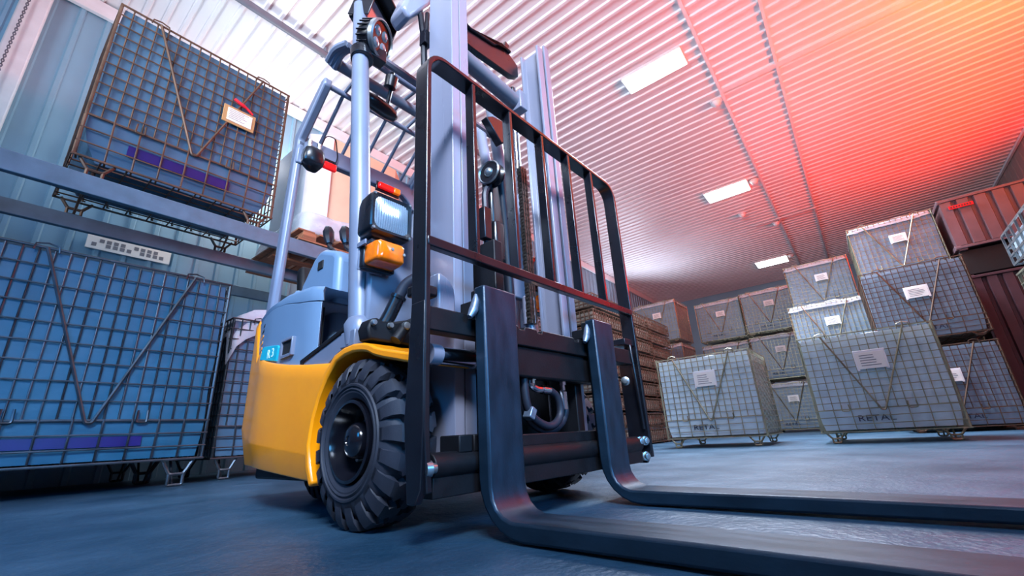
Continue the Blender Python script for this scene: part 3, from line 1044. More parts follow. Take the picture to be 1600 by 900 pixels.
# vents, pocket and badge on the cover
for k, z in enumerate((.886, .858, .825, .790, .758, .734)):
    ya, yb2 = 2.598-.004*k*k*.55, 2.503
    v = MB().loft([[(.832+.002*(k < 4)-.0022*k, ya, z-.006), (.86, ya, z-.006), (.86, ya, z+.007), (.832+.002*(k < 4)-.0022*k, ya, z+.007)],
                   [(.8115, yb2, z+.002), (.86, yb2, z+.002), (.86, yb2, z+.017), (.8115, yb2, z+.017)]], True, True)
    fp('vent_slot', v, DARKIN if k < 2 else YELLOW, hood, bevel=.001)
pk = MB()
py0, py1, pz0, pz1 = 2.03, 2.14, .665, .728
for a in ((py0-.012, py0, pz0-.012, pz1+.012), (py1, py1+.012, pz0-.012, pz1+.012)):
    pk.box(.776, .80, a[0], a[1], a[2], a[3])
pk.box(.776, .80, py0, py1, pz0-.012, pz0).box(.776, .80, py0, py1, pz1, pz1+.012)
pocket = fp('grab_pocket', pk, GREY, hood, bevel=.003)
fp('recess', MB().box(.786, .80, py0, py1, pz0, pz1), DARKIN, pocket, bevel=0)
bg = MB().prism([(2.415, .688), (2.20, .650), (2.188, .718), (2.20, .728), (2.375, .750), (2.395, .742)], 'X', .781, .83)
badge = fp('model_badge', bg, TEAL, hood, bevel=.002, label='teal badge')
M = Matrix(((0, 0, -1, .7805), (-1, 0, 0, 2.275), (0, 1, 0, .698), (0, 0, 0, 1)))
tm = text_mesh('badge_text', 'R 3', .062, WHITEINK, FL, Matrix.Translation(-BASE) @ M, depth=.001)
tm.parent = badge
fp('gap_shade', MB().box(.862, .885, 1.955, 2.03, .56, .90), DARKIN, hood, bevel=0)  # dark strip stands in for the shade between cover and cowl

# operator cowl behind the cover, step and front panel
cw = MB()
pf = [(1.995, .56), (2.50, .56), (2.44, 1.13), (2.30, 1.265), (2.24, 1.292), (2.19, 1.29), (2.05, 1.235), (2.01, 1.20)]
cw.prism(pf, 'X', .95, 1.62)
cowl = fp('dashboard_cowl', cw, GREYPL, bevel=.035, seg=4)
fp('cowl_slot', MB().box(.944, .965, 2.165, 2.225, 1.165, 1.215), DARKIN, cowl, bevel=.004)
fp('base_shroud', MB().prism([(2.30, .9), (2.62, .9), (2.62, 1.05), (2.45, 1.12)], 'X', .93, 1.66), GREYPL, cowl, bevel=.02)
for i, (px, yy) in enumerate(((515, 2.30), (541, 2.10))):
    hx = 1.05
    a = U(px-2, 357, 'X', hx); b2 = U(px-1, 374, 'X', hx); c2 = U(px, 386, 'X', hx); d2 = U(px+9, 394, 'X', hx); e2 = U(px+22, 402, 'X', hx)
    lv = MB().tube([c2+(b2-c2)*.6, c2, d2, e2, e2+Vector((0, -.01, -.12))], .013, 8)
    lever = fp('control_lever', lv, BLACK, bevel=0)
    h = MB()
    h.tube([b2+(c2-b2)*.6, b2, a+(b2-a)*.3, a], [.018, .03, .033, .022], 8)
    fp('grip', h, BLACK, lever, bevel=0)
    fp('grip_cap', MB().lathe([(0, .0), (.024, .0), (.02, .012), (0, .014)], a-Vector((0, 0, .004)), (0, 0, 1), 12), ZINC, lever, bevel=0)
seat = MB().prism([(2.52, 1.0), (2.95, 1.0), (2.98, 1.12), (2.9, 1.14), (2.55, 1.10)], 'X', 1.12, 1.5)
fp('seat', seat.prism([(2.86, 1.1), (2.94, 1.1), (3.02, 1.45), (2.94, 1.48)], 'X', 1.13, 1.49), BLACKM, bevel=.03, seg=3)
fp('step_skirt', MB().prism([(1.87, .55), (1.87, .60), (1.50, .668), (1.44, .668), (1.44, .60), (1.56, .585), (1.66, .545)], 'X', .775, .90), GREY, bevel=.006)
fp('step_edge', MB().prism([(1.88, .555), (1.89, .605), (1.51, .682), (1.49, .67), (1.86, .592), (1.86, .555)], 'X', .768, .92), BLACKM, bevel=.003)
fpn = MB().box(.79, 1.81, 1.40, 1.43, .60, 1.09)
front = fp('front_panel', fpn, GREY, bevel=.012)
fp('panel_lip', MB().box(.80, 1.80, 1.385, 1.41, .655, .685), GREY, front, bevel=.01)
fp('floor_plate', MB().box(.80, 1.80, 1.43, 2.0, .56, .60), GREY, bevel=.006)

# overhead guard
cbm = MB().prism([(.85, 2.185), (.93, 2.165), (1.68, 2.165), (1.75, 2.185), (1.75, 1.95), (1.725, 1.95), (1.70, 2.0), (1.64, 2.045), (.98, 2.045), (.91, 2.02), (.885, 1.96), (.85, 1.96)], 'Y', 2.475, 2.53)
guard = fp('overhead_guard', cbm, GREY, bevel=.008, label='grey overhead guard')
for s in (0, 1):
    xs = [.872, mirx(.872)][s]
    og = MB()
    og.prism([(2.545, 2.06), (2.545, 2.19), (2.215, 2.425), (2.17, 2.425), (2.17, 2.375), (2.475, 2.13), (2.475, 2.06)], 'X', xs-.026, xs+.026)
    fp('roof_rail', og, GREY, guard, bevel=.012)
for s in (0, 1):
    f = (lambda x: x) if s == 0 else mirx
    A0, A1 = Vector((f(.797), 1.452, .64)), Vector((f(.80), 1.60, 2.05))
    A1 = Vector((f(.797), 1.618, 2.05))
    A3 = Vector((f(.798), 1.675, 2.52))
    p = MB().tube([A0, A0.lerp(A1, .5), A1, A3], [.043, .043, .041, .036], 18)
    pil = fp('front_pillar', p, GREY, guard, bevel=0)
    ft = MB().lathe([(.0, -.05), (.052, -.05), (.055, .0), (.058, .035), (.045, .06), (0, .06)], A0, (A1-A0), 18)
    fp('pillar_foot', ft.box(f(.797)-.05, f(.797)+.05, 1.40, 1.50, .585, .645), GREY, pil, bevel=.004)
    rp = MB()
    rows = []
    for (y, z) in ((2.60, .88), (2.57, 1.35), (2.53, 1.95), (2.51, 2.10)):
        x0 = f(.845)
        rows.append([(x0-.0, y-.042, z), (x0+.05, y-.042, z), (x0+.05, y+.04, z), (x0-.0, y+.04, z)])
    rp.loft(rows, True, True)
    fp('rear_pillar', rp, GREY, guard, bevel=.018, smooth=50)
for y, z, r in ((2.20, 2.395, .018), (2.01, 2.40, .034), (1.85, 2.405, .022)):
    fp('roof_bar', MB().tube([(.86, y, z), (1.74, y, z)], r, 10), GREY if r < .03 else PIPE, guard, bevel=0)
for k in range(5):
    x = .99+k*.158
    s = MB().tube([(x, 1.85, 2.41), (x, 2.01, 2.425), (x, 2.20, 2.405), (x, 2.50, 2.165)], .0115, 8)
    fp('roof_slat', s, GREY, guard, bevel=0)
fc = MB()
for k in range(3):
    fc.tube(rounded([(.80+.02*k, 2.03, 2.40-.012*k), (.79+.02*k, 1.93, 2.415), (.82+.02*k, 1.85, 2.41)], .05, 4), .02, 8)
fp('corner_sleeve', fc, GREY, guard, bevel=0)

# lamps on the guard
hx0, hx1 = .815, 1.0
def headlight(s):
    f = (lambda x: x) if s == 0 else mirx
    Yh = 1.315
    c = Vector((f(.822), Yh, 1.085))
    hw, hh = .093, .085
    def rr(w, h, r):
        return arc(w-r, h-r, r, 0, 90, 4)+arc(-w+r, h-r, r, 90, 180, 4)+arc(-w+r, -h+r, r, 180, 270, 4)+arc(w-r, -h+r, r, 270, 360, 4)
    b = MB()
    rows = []
    for yy, k in ((.0, .96), (.012, 1.0), (.07, .97), (.105, .86), (.115, .6)):
        rows.append([(c.x+x*k, c.y+yy, c.z+z*k) for x, z in rr(hw, hh, .022)])
    b.loft(rows, True, True)
    h = fp('headlight', b, BLACK, bevel=0, smooth=45)
    bz = MB()
    rows = [[(c.x+x, c.y-.004, c.z+z) for x, z in rr(hw*.98, hh*.98, .022)], [(c.x+x, c.y-.010, c.z+z) for x, z in rr(hw*.93, hh*.93, .02)], [(c.x+x, c.y-.006, c.z+z) for x, z in rr(hw*.82, hh*.80, .035)], [(c.x+x, c.y+.004, c.z+z) for x, z in rr(hw*.82, hh*.80, .035)], [(c.x+x, c.y+.004, c.z+z) for x, z in rr(hw*.98, hh*.98, .022)]]
    bz.loft(rows, True)
    fp('bezel', bz, BLACK, h, bevel=0)
    ln = MB()
    rows = []
    for i in range(33):
        x = -hw*.81+hw*1.62*i/32
        row = []
        for j in range(9):
            z = (-1+2*j/8)*hh*.78*(1 if abs(x) < hw*.62 else 1-.28*(abs(x)-hw*.62)/(hw*.2))
            dome = .012*(1-(x/hw/.82)**2)*(1-(z/hh/.8)**2)
            row.append((c.x+x, c.y-.003-dome-(.003 if i % 2 else 0), c.z+z))
        rows.append(row)
    ln.loft(rows)
    fp('lens', ln, GLASS, h, bevel=0, smooth=20)
    sc = MB()
    for sx in (-1, 1):
        for sz in (-1, 1):
            sc.lathe([(0, .012), (.006, .011), (.0065, 0)], (c.x+sx*hw*.86, c.y-.003, c.z+sz*hh*.86), (0, -1, 0), 8)
    fp('screws', sc, ZINC, h, bevel=0)
    fp('bracket', MB().tube([c+Vector((-.03, .07, -hh)), c+Vector((-.03, .07, -hh-.03)), c+Vector((-.03, .10, -hh-.05))], .012, 8).box(c.x-.05, c.x+.06, c.y+.05, c.y+.09, c.z-hh-.018, c.z-hh-.004), ZINC, h, bevel=0)
    # amber indicator below
    a = MB()
    ac = Vector((f(.805), 1.30, .918))
    rows = []
    for yy, k in ((-.030, .70), (-.022, .9), (0, .98), (.055, 1.0)):
        rows.append([(ac.x+x*k, ac.y+yy, ac.z+z*k) for x, z in rr(.062, .042, .014)])
    a.loft(rows, True, True)
    ind = fp('turn_signal', a, AMBER, bevel=0, smooth=45, label='amber indicator lens')
    fp('indicator_back', MB().box(ac.x-.068, ac.x+.068, ac.y+.055, ac.y+.085, ac.z-.05, ac.z+.045), BLACK, ind, bevel=.006)
    fp('indicator_bracket', MB().box(ac.x-.072, ac.x+.03, ac.y+.083, ac.y+.09, ac.z-.055, ac.z+.055).box(ac.x-.078, ac.x-.071, ac.y+.03, ac.y+.09, ac.z+.03, ac.z+.05), GREY, ind, bevel=.002)
    s2 = MB()
    for sx, sz in ((.0, .008), (.05, -.002)):
        s2.lathe([(0, .008), (.006, .007), (.0065, 0)], (ac.x+sx, ac.y-.026, ac.z+sz), (0, -1, 0), 8)
    fp('lens_screws', s2, ZINC, ind, bevel=0)


headlight(0)
headlight(1)

# clamp, bar, round work lamp and square lamp at the top of the front pillar
cl = MB().lathe([(.0, -.03), (.056, -.03), (.058, .03), (0, .03)], (.803, 1.622, 2.13), (.0, .12, 1), 20)
clamp = fp('lamp_clamp', cl.obox((.862, 1.60, 2.165), (.05, .03, .04)), BLACK, bevel=.004)
fp('lamp_arm', MB().tube([(.86, 1.60, 2.165), (1.02, 1.60, 2.165), (1.74, 1.62, 2.165)], .022, 8), PIPE, clamp, bevel=0)
lc = U(592, 62, 'Y', 1.56)
la = Vector((.45, -.78, -.28)).normalized()
lb = MB().lathe([(0, -.085), (.07, -.085), (.088, -.06), (.092, -.02), (.095, .012), (.09, .022), (.085, .012), (0, .008)], lc, la, 36)
wlamp = fp('work_lamp', lb, BLACK, bevel=0)
fp('lamp_rim', MB().lathe([(.088, .006), (.098, .0), (.098, .02), (.088, .026), (.085, .016)], lc, la, 36), ZINC, wlamp, bevel=0)
uu = la.cross(Vector((0, 0, 1))).normalized()
ww = uu.cross(la)
ld = MB()
for k in range(4):
    a = 2*pi*k/4+.5
    ld.lathe([(0, .02), (.014, .018), (.026, .012), (.03, .008)], lc+uu*.045*cos(a)+ww*.045*sin(a), la, 16)
fp('diodes', ld, GLASS, wlamp, bevel=0)
fi = MB()
for k in range(22):
    a = 2*pi*k/22
    p = lc+uu*.094*cos(a)+ww*.094*sin(a)
    fi.tube([p-la*.07, p-la*.012], .005, 5)
fp('cooling_fins', fi, BLACK, wlamp, bevel=0)
fp('lamp_bracket', MB().tube([lc-la*.03-ww*.09, lc-la*.05-ww*.13, Vector((.88, 1.60, 2.17))], .016, 8), BLACK, wlamp, bevel=0)
# square flood lamp
sq0 = U(578, 32, 'Y', 1.72)
Mq = Matrix((uu, la*-1, ww)).transposed()
sqm = MB()
sqm.obox(sq0, (.105, .05, .085), Mq)
sql = fp('flood_lamp', sqm, BLACK, bevel=.014, seg=3)
hd = MB().obox(sq0+ww*.095+la*.06, (.118, .075, .006), Mq)
for sx in (-1, 1):
    hd.obox(sq0+uu*.117*sx+la*.03+ww*.0, (.004, .065, .09), Mq)
fp('lamp_hood', hd, BLACK, sql, bevel=.003)
fp('lamp_glass', MB().obox(sq0+la*.052-ww*.01, (.082, .004, .062), Mq), GLASS, sql, bevel=.002)
cbk = MB().tube(rounded([sq0-uu*.125-la*.02, sq0-uu*.13-ww*.10, sq0-ww*.15-uu*.04, Vector((.835, 1.68, 2.30))], .03, 3), .010, 6)
cbk.tube(rounded([sq0-uu*.16+ww*.05, sq0-uu*.20-ww*.05, sq0-uu*.15-ww*.17, Vector((.83, 1.70, 2.28))], .05, 3), .009, 6)
fp('lamp_cable', cbk, GREY, sql, bevel=0)
# mirror below the bar
mc = U(592, 166, 'Y', 1.85)
mm = MB()
rows = []
for xx, k in ((-.12, .25), (-.10, .75), (-.04, 1), (.05, 1), (.10, .8), (.12, .35)):
    rows.append([(mc.x+xx, mc.y+.045*k*cos(2*pi*j/14)+.02*xx, mc.z+.045*k*sin(2*pi*j/14)-.10*xx) for j in range(14)])
mm.loft(rows, True, True)
mir = fp('rear_mirror', mm, BLACK, bevel=0, smooth=60)
fp('mirror_stalk', MB().tube([mc+Vector((.05, 0, .02)), mc+Vector((.055, -.03, .14)), mc+Vector((.03, -.08, .22))], .012, 8).lathe([(0, -.04), (.035, -.035), (.038, .03), (0, .035)], mc+Vector((.035, -.06, .16)), (0, -.3, 1), 12), BLACK, mir, bevel=0)
# rear lamp pod and tail lights on the rear crossbeam
rp = MB()
pc = Vector((.94, 2.45, 2.015))
rows = []
for zz, k, dy in ((.07, .55, 0), (.05, .9, 0), (.0, 1.0, 0), (-.045, .95, .01), (-.075, .45, .03)):
    rows.append([(pc.x+.066*k*sx+(.012 if zz < -.05 else 0), pc.y+.05*k*sy+dy, pc.z+zz) for sx, sy in ((-1, -.6), (-.6, -1), (.6, -1), (1, -.6), (1, .6), (.6, 1), (-.6, 1), (-1, .6))])
rp.loft(rows, True, True)
pod = fp('rear_lamp', rp, BLACK, bevel=.006, smooth=60)
pb = MB()
for dx in (-.03, .03):
    pb.lathe([(0, .02), (.015, .02), (.016, -.05), (0, -.05)], pc+Vector((dx, 0, .10)), (0, 0, 1), 8)
fp('pod_bolts', pb, ZINC, pod, bevel=0)
fp('pod_cable', MB().tube(rounded([pc+Vector((.04, 0, .10)), pc+Vector((.06, -.02, .2)), pc+Vector((.13, -.01, .22)), pc+Vector((.16, 0, .08)), pc+Vector((.15, .01, .03))], .05, 4), .004, 5), BLACK, pod, bevel=0)
for i, (x0, x1) in enumerate(((1.01, 1.10), (1.42, 1.60))):
    t = MB().box(x0, x1-(.055 if i else 0), 2.445, 2.475, 1.985 if i == 0 else 2.015, 2.035 if i == 0 else 2.06)
    tl = fp('tail_light', t, RED, bevel=.008, label='red tail light')
    fp('tail_light_back', MB().box(x0-.01, x1+.005, 2.474, 2.49, 2.0, 2.075), BLACK, tl, bevel=.003)
    if i:
        fp('orange_lens', MB().box(x1-.055, x1, 2.445, 2.475, 2.015, 2.06), ORANGEL, tl, bevel=.006)

# mast -----------------------------------------------------------------
def channel(xo, xi, y0, y1, z0, z1, s, t=.018):
    """C section: web on the outer side xo, flanges towards xi"""
    f = (lambda x: x) if s == 0 else mirx
    poly = [(xo, y0), (xi, y0), (xi, y0+t), (xo+t, y0+t), (xo+t, y1-t), (xi, y1-t), (xi, y1), (xo, y1)]
    return MB().prism([(f(a), b) for a, b in poly], 'Z', z0, z1)


CXM = CX
CX = 1.315
for s in (0, 1):
    fp('outer_mast_channel', channel(.932, .975, 1.075, 1.235, .09, 2.46, s, .014), MASTG, bevel=.003)
    fp('inner_mast_channel', channel(.985, 1.035, 1.082, 1.215, .11, 2.42, s, .014), MASTG, bevel=.003)
    f = (lambda x: x) if s == 0 else mirx
    lc_ = fp('lift_cylinder', MB().tube([(f(1.075), 1.26, .12), (f(1.075), 1.26, 1.45)], .036, 16), MASTG, bevel=0)
    fp('piston_rod', MB().tube([(f(1.075), 1.26, 1.45), (f(1.075), 1.26, 2.18)], .022, 14), CHROME, lc_, bevel=0)
CX = CXM
cm = MB().prism([(1.0, 2.29), (1.16, 2.255), (1.34, 2.295), (1.40, 2.345), (1.48, 2.345), (1.55, 2.31), (1.55, 2.225), (1.49, 2.19), (1.20, 2.155), (1.0, 2.15)], 'Y', 1.20, 1.235)
cross = fp('mast_crossmember', cm.prism([(1.0, 2.29), (1.16, 2.255), (1.34, 2.295), (1.40, 2.345), (1.48, 2.345), (1.48, 2.36), (1.40, 2.36), (1.34, 2.31), (1.16, 2.27), (1.0, 2.305)], 'Y', 1.185, 1.25), BLACK, bevel=.006)
fp('tie_tube', MB().tube([(.98, 1.21, 2.06), (1.54, 1.21, 2.02)], .042, 16), PIPE, cross, bevel=0)
fp('tube_end', MB().obox((1.53, 1.20, 2.02), (.03, .04, .06)), MASTG, cross, bevel=.006)
fp('tie_bar', MB().box(1.0, 1.58, 1.225, 1.26, .86, .98), MASTG, cross, bevel=.006)
fp('crossmember_peg', MB().obox((1.475, 1.24, 2.40), (.018, .02, .06), Matrix.Rotation(.3, 3, 'Y')), BLACK, cross, bevel=.004)
# centre lift cylinder with pulley and hoses
cc = MB().tube([(1.285, 1.15, .40), (1.285, 1.15, 1.12)], .04, 18)
cyl = fp('free_lift_cylinder', cc, MASTG, bevel=0)
fp('cylinder_gland', MB().lathe([(0, .0), (.05, .0), (.05, .05), (.045, .07), (0, .07)], (1.285, 1.15, 1.08), (0, 0, 1), 18), BLACK, cyl, bevel=0)
pc = U(769, 273, 'Y', 1.06)
pu = MB().lathe([(0, -.022), (.052, -.022), (.054, -.012), (.042, -.004), (.042, .006), (.054, .014), (.052, .024), (0, .024)], pc, (-1, -.12, 0), 28)
pul = fp('hose_pulley', pu, BLACK, bevel=0)
fp('pulley_pin', MB().lathe([(0, .04), (.012, .038), (.02, .03), (.022, .02)], pc, (-1, -.12, 0), 14), ZINC, pul, bevel=0)
fp('pulley_ring', MB().lathe([(.046, .024), (.05, .03), (.055, .024)], pc, (-1, -.12, 0), 28), ZINC, pul, bevel=0)
fp('pulley_bracket', MB().obox(pc+Vector((.045, .03, -.10)), (.045, .02, .17)).obox(pc+Vector((.03, .02, -.30)), (.03, .025, .09)), BLACK, pul, bevel=.012)
fp('hose_guide', MB().tube(rounded([pc+Vector((.10, .02, -.75)), pc+Vector((.085, .02, -.2)), pc+Vector((.06, .01, .04)), pc+Vector((.0, .0, .055))], .06, 4), .020, 10), HOSE, pul, bevel=0)
rd = MB().tube([pc+Vector((.03, .05, .03)), U(752, 212, 'Y', 1.15), U(742, 208, 'Y', 1.2)], [.024, .024, .03], 12)
fp('upper_pipe', rd, MASTG, pul, bevel=0)
ub = MB()
p1, p2, p3 = U(755, 185, 'Y', 1.12), U(772, 215, 'Y', 1.12), U(792, 205, 'Y', 1.12)
ub.prism([(p1.x, p1.z), (p1.x+.045, p1.z+.03), (p3.x+.02, p3.z+.03), (p3.x+.01, p3.z-.05), (p2.x+.03, p2.z-.03)], 'Y', 1.10, 1.14)
fp('hose_bracket', ub, BLACK, pul, bevel=.006)
hv = MB()
a0, a1 = U(758, 320, 'Y', 1.08), U(764, 432, 'Y', 1.08)
hv.tube(rounded([U(768, 285, 'Y', 1.08), U(757, 300, 'Y', 1.08), a0, a1, a1+Vector((.005, .02, -.25))], .03, 3), .014, 8)
fp('hydraulic_hose', hv, HOSE, bevel=0)
fp('hose_clip', MB().obox(U(758, 350, 'Y', 1.075), (.02, .018, .07)), BLACK, bevel=.004)
fp('hose_clip', MB().obox(U(763, 415, 'Y', 1.075), (.02, .018, .03)), BLACK, bevel=.004)
# lift chains
for i, (t0, t1) in enumerate((((818, 268), (829, 502)), ((0, 0), (0, 0)))):
    if i == 0:
        A, B = U(t0[0], t0[1], 'Y', 1.10), U(t1[0], t1[1], 'Y', 1.10)
        A.x = B.x = (A.x+B.x)/2
    else:
        A, B = Vector((1.17, 1.12, 1.35)), Vector((1.17, 1.12, .30))
    cn = MB()
    nlk = 46
    for k in range(nlk):
        p = A.lerp(B, k/(nlk-1))
        for j in range(3):
            cn.obox((p.x+(-.016+.016*j), p.y+.002*(k % 2), p.z), (.0045, .013, (A.z-B.z)/nlk*.62))
        cn.tube([(p.x-.024, p.y, p.z), (p.x+.024, p.y, p.z)], .006, 6)
    fp('lift_chain', cn, CHAIN, bevel=0, smooth=0)
fp('chain_anchor', MB().lathe([(0, 0), (.03, 0), (.03, .12), (.02, .13), (0, .13)], (1.40, 1.12, .70), (0, 0, 1), 14).tube([(1.40, 1.12, .55), (1.40, 1.12, .71)], .018, 10), MASTG, bevel=0)
# hose guard and cable at the top left of the mast
tg = MB()
g = [U(625, 12, 'Y', 1.30), U(637, 33, 'Y', 1.30), U(668, 14, 'Y', 1.30), U(700, -20, 'Y', 1.30), U(672, -34, 'Y', 1.30), U(640, -18, 'Y', 1.30)]
tg.prism([(p.x, p.z) for p in g], 'Y', 1.28, 1.40)
top = fp('hose_cover', tg, MASTG, bevel=.02, seg=3)
fp('mast_cable', MB().tube([U(657, 22, 'Y', 1.30), U(662, 60, 'Y', 1.28), U(663, 110, 'Y', 1.28), U(664, 160, 'Y', 1.28)], .016, 8).tube([U(668, 22, 'Y', 1.3), U(666, 60, 'Y', 1.28)], .012, 8).obox(U(665, 62, 'Y', 1.27), (.02, .02, .04)), BLACK, top, bevel=0)
# round grey guard beside the left channel and tilt hose in front of the panel
gd = MB().prism([(.82, .60), (.82, .765)]+[(.82+.07*sin(radians(a)), .695+.07*cos(radians(a))) for a in (10, 30, 50, 70, 90)]+[(.89, .60)], 'Y', 1.02, 1.095)
fp('mast_guard', gd, MASTG, bevel=.006)
hp = [U(600, 508, 'Y', 1.32), U(609, 492, 'Y', 1.31), U(622, 465, 'Y', 1.29), U(633, 445, 'Y', 1.27), U(650, 434, 'Y', 1.24), U(672, 432, 'Y', 1.2)]
th = fp('tilt_hose', MB().tube(rounded(hp, .03, 3), .022, 12), HOSE, bevel=0)
fp('hose_sleeve', MB().tube([hp[0], hp[1], hp[2]], .026, 12).lathe([(.022, -.006), (.03, -.006), (.03, .006), (.022, .006)], hp[2], (hp[2]-hp[1]), 12), BLACK, th, bevel=0)
tb = MB()
tp = [U(572, 512, 'Y', 1.30), U(578, 498, 'Y', 1.30), U(588, 497, 'Y', 1.30), U(596, 502, 'Y', 1.30), U(615, 503, 'Y', 1.30), U(640, 500, 'Y', 1.30), U(660, 490, 'Y', 1.30), U(668, 545, 'Y', 1.30), U(575, 530, 'Y', 1.30)]
tb.prism([(p.x, p.z) for p in tp], 'Y', 1.29, 1.36)
tk = fp('tilt_bracket', tb, BLACKM, bevel=.008)
bt = MB()
for p in (U(583, 504, 'Y', 1.285), U(609, 509, 'Y', 1.285)):
    bt.lathe([(0, .014), (.009, .013), (.011, .0)], p, (0, -1, 0), 10)
bt.lathe([(0, .02), (.012, .018), (.017, .0)], U(634, 510, 'Y', 1.26), (-.3, -1, 0), 12)
fp('bracket_bolts', bt, ZINC, tk, bevel=0)
fp('tilt_link', MB().tube([U(634, 510, 'Y', 1.27), U(618, 532, 'Y', 1.27)], .02, 10), BLACKM, tk, bevel=0)

# carriage ---------------------------------------------------------------
YC0, YC1 = .932, .985
top_poly = [(.715, .543), (.715, .612), (.86, .612), (.865, .598), (.895, .598), (.90, .612), (.955, .612), (.96, .597), (.985, .597), (.99, .612), (1.10, .612), (1.105, .60), (1.13, .60), (1.135, .612), (1.20, .612), (1.205, .60), (1.23, .60), (1.235, .612), (1.44, .612), (1.445, .598), (1.47, .598), (1.475, .612), (1.52, .612), (1.525, .598), (1.55, .598), (1.555, .612), (1.915, .612), (1.915, .543)]
cr = MB().prism(top_poly, 'Y', YC0, YC1)
carriage = fp('fork_carriage', cr, BLACKM, bevel=.004)
fp('centre_plate', MB().prism([(1.05, .44), (1.05, .545), (1.62, .545), (1.62, .44)], 'Y', .945, 1.0), BLACKM, carriage, bevel=.006)
fp('lower_bar', MB().tube([(.735, .955, .188), (1.90, .955, .188)], .034, 14).box(.735, 1.90, .935, .98, .112, .165), BLACKM, carriage, bevel=.003)
fp('lower_bracket', MB().box(1.03, 1.60, .945, 1.03, .218, .256).box(.825, .875, .935, 1.02, .215, .262).box(.88, .93, .935, 1.02, .215, .262), BLACKM, carriage, bevel=.004)
fp('carriage_plate', MB().box(1.055, 1.10, .99, 1.12, .13, .95).box(1.50, 1.545, .99, 1.12, .13, .62), BLACKM, carriage, bevel=.004)
ss = MB().tube([(.775, 1.0, .490), (.945, 1.0, .490)], .027, 20)
shift = fp('shift_cylinder', ss, CHROME, carriage, bevel=0)
fp('lower_rod', MB().tube([(1.62, 1.0, .492), (1.86, 1.0, .492)], .02, 16), CHROME, carriage, bevel=0)
for xa, xb in ((.765, .803), (.94, .955)):
    fp('cylinder_cap', MB().tube([(xa, 1.0, .490), (xb, 1.0, .490)], .031, 20), MASTG, carriage, bevel=0)
# hydraulic fittings and looped hoses under the centre plate
YH = .975
fit1, fit2 = U(830, 590, 'Y', YH), U(878, 598, 'Y', YH)
ft = MB()
ft.lathe([(0, .05), (.010, .05), (.010, .03), (.016, .03), (.016, -.01), (.012, -.01), (.012, -.03), (0, -.03)], fit1, (0, 0, 1), 6)
e1, e2, e3 = U(831, 604, 'Y', YH), U(838, 608, 'Y', YH), U(858, 610, 'Y', YH)
ft.tube(rounded([fit1+Vector((0, 0, -.02)), e1, e2, e3], .012, 4), .012, 10)
ft.lathe([(0, -.02), (.0155, -.02), (.0155, .02), (0, .02)], e3+(e2-e3)*.3, (e3-e2), 12)
ft.lathe([(0, .05), (.010, .05), (.010, .03), (.016, .03), (.016, -.01), (.011, -.01), (.011, -.03), (.0155, -.035), (.0155, -.10), (0, -.10)], fit2, (0, 0, 1), 8)
fp('hose_fittings', ft, CHROME, carriage, bevel=0, smooth=35)
pts = [(858, 610), (868, 616), (875, 632), (876, 650), (868, 663), (856, 667), (842, 660), (830, 650), (823, 632), (820, 612), (818, 590), (817, 560)]
fp('looped_hose', MB().tube(rounded([U(a, b2, 'Y', YH) for a, b2 in pts], .03, 3), .0145, 10), HOSE, carriage, bevel=0)
pts = [(880, 624), (884, 640), (880, 658), (868, 671), (852, 673), (838, 667), (826, 656), (820, 640), (815, 610), (812, 570)]
fp('looped_hose', MB().tube(rounded([U(a, b2, 'Y', YH+.02) for a, b2 in pts], .03, 3), .0145, 10), HOSE, carriage, bevel=0)
fp('hose_clamp', MB().obox(U(828, 646, 'Y', YH-.005), (.014, .018, .020), Matrix.Rotation(.5, 3, 'Y')), PINM, carriage, bevel=.004)

# load backrest
GY0, GY1 = .915, .958
XLp, XRp = .694, 1.962
pth = [(XLp+.016, .13), (XLp+.006, .28), (XLp, 1.40)]
pth += [(XLp+.075+.075*cos(radians(a)), 1.455+.075*sin(radians(a))) for a in range(180, 89, -15)]
pth += [(XRp-.085+.085*cos(radians(a)), 1.445+.085*sin(radians(a))) for a in range(90, -1, -15)]
pth += [(XRp, 1.30), (XRp+.002, .28), (XRp+.005, .13)]
bk = MB().flat(pth, GY0, GY1+.022, .018)
back = fp('load_backrest', bk, BLACK, bevel=.003, label='black load backrest frame')
fp('side_post', MB().prism([(GY0+.002, .30), (GY0+.01, .14), (GY0+.03, .105), (GY1+.02, .105), (GY1+.04, .30), (GY1+.02, .62), (GY0+.002, .62)], 'X', XLp-.006, XLp+.016), BLACK, back, bevel=.003)
rp_ = MB().prism([(GY0+.002, .62), (GY0+.002, .16), (GY0+.03, .105), (1.0, .105), (1.02, .13), (1.02, .62)], 'X', XRp-.008, XRp+.012)
fp('side_post', rp_, BLACK, back, bevel=.003)
fp('post_bracket', MB().box(XRp-.10, XRp+.02, .925, 1.0, .635, .665).tube([(XRp-.045, .93, .64), (XRp-.02, .93, .25)], .008, 8), BLACK, back, bevel=.003)
fp('mid_rail', MB().box(XLp, XRp, GY0-.002, GY0+.028, .788, .820), BLACK, back, bevel=.004)
for x in (.903, 1.110, 1.322, 1.527, 1.731):
    fp('upright_bar', MB().box(x-.009, x+.009, GY0+.002, GY1, .80, 1.528), BLACK, back, bevel=.003)
for p, ax_ in ((Vector((XLp+.02, .925, .185)), (1, -.25, 0)), (Vector((XRp-.02, .935, .20)), (-.6, -1, 0)), (Vector((XRp-.07, .935, .20)), (-.6, -1, 0)), (Vector((XRp-.02, .94, .135)), (-.6, -1, 0)), (Vector((XRp-.14, .93, .46)), (-1, -.4, 0))):
    fp('frame_bolt', MB().lathe([(0, .022), (.012, .02), (.014, .008), (.02, .006), (.02, -.01), (0, -.01)], p, ax_, 12), ZINC, back, bevel=0)
fp('stop_block', MB().box(.705, .775, .965, 1.03, .655, .69), BLACKM, back, bevel=.008)


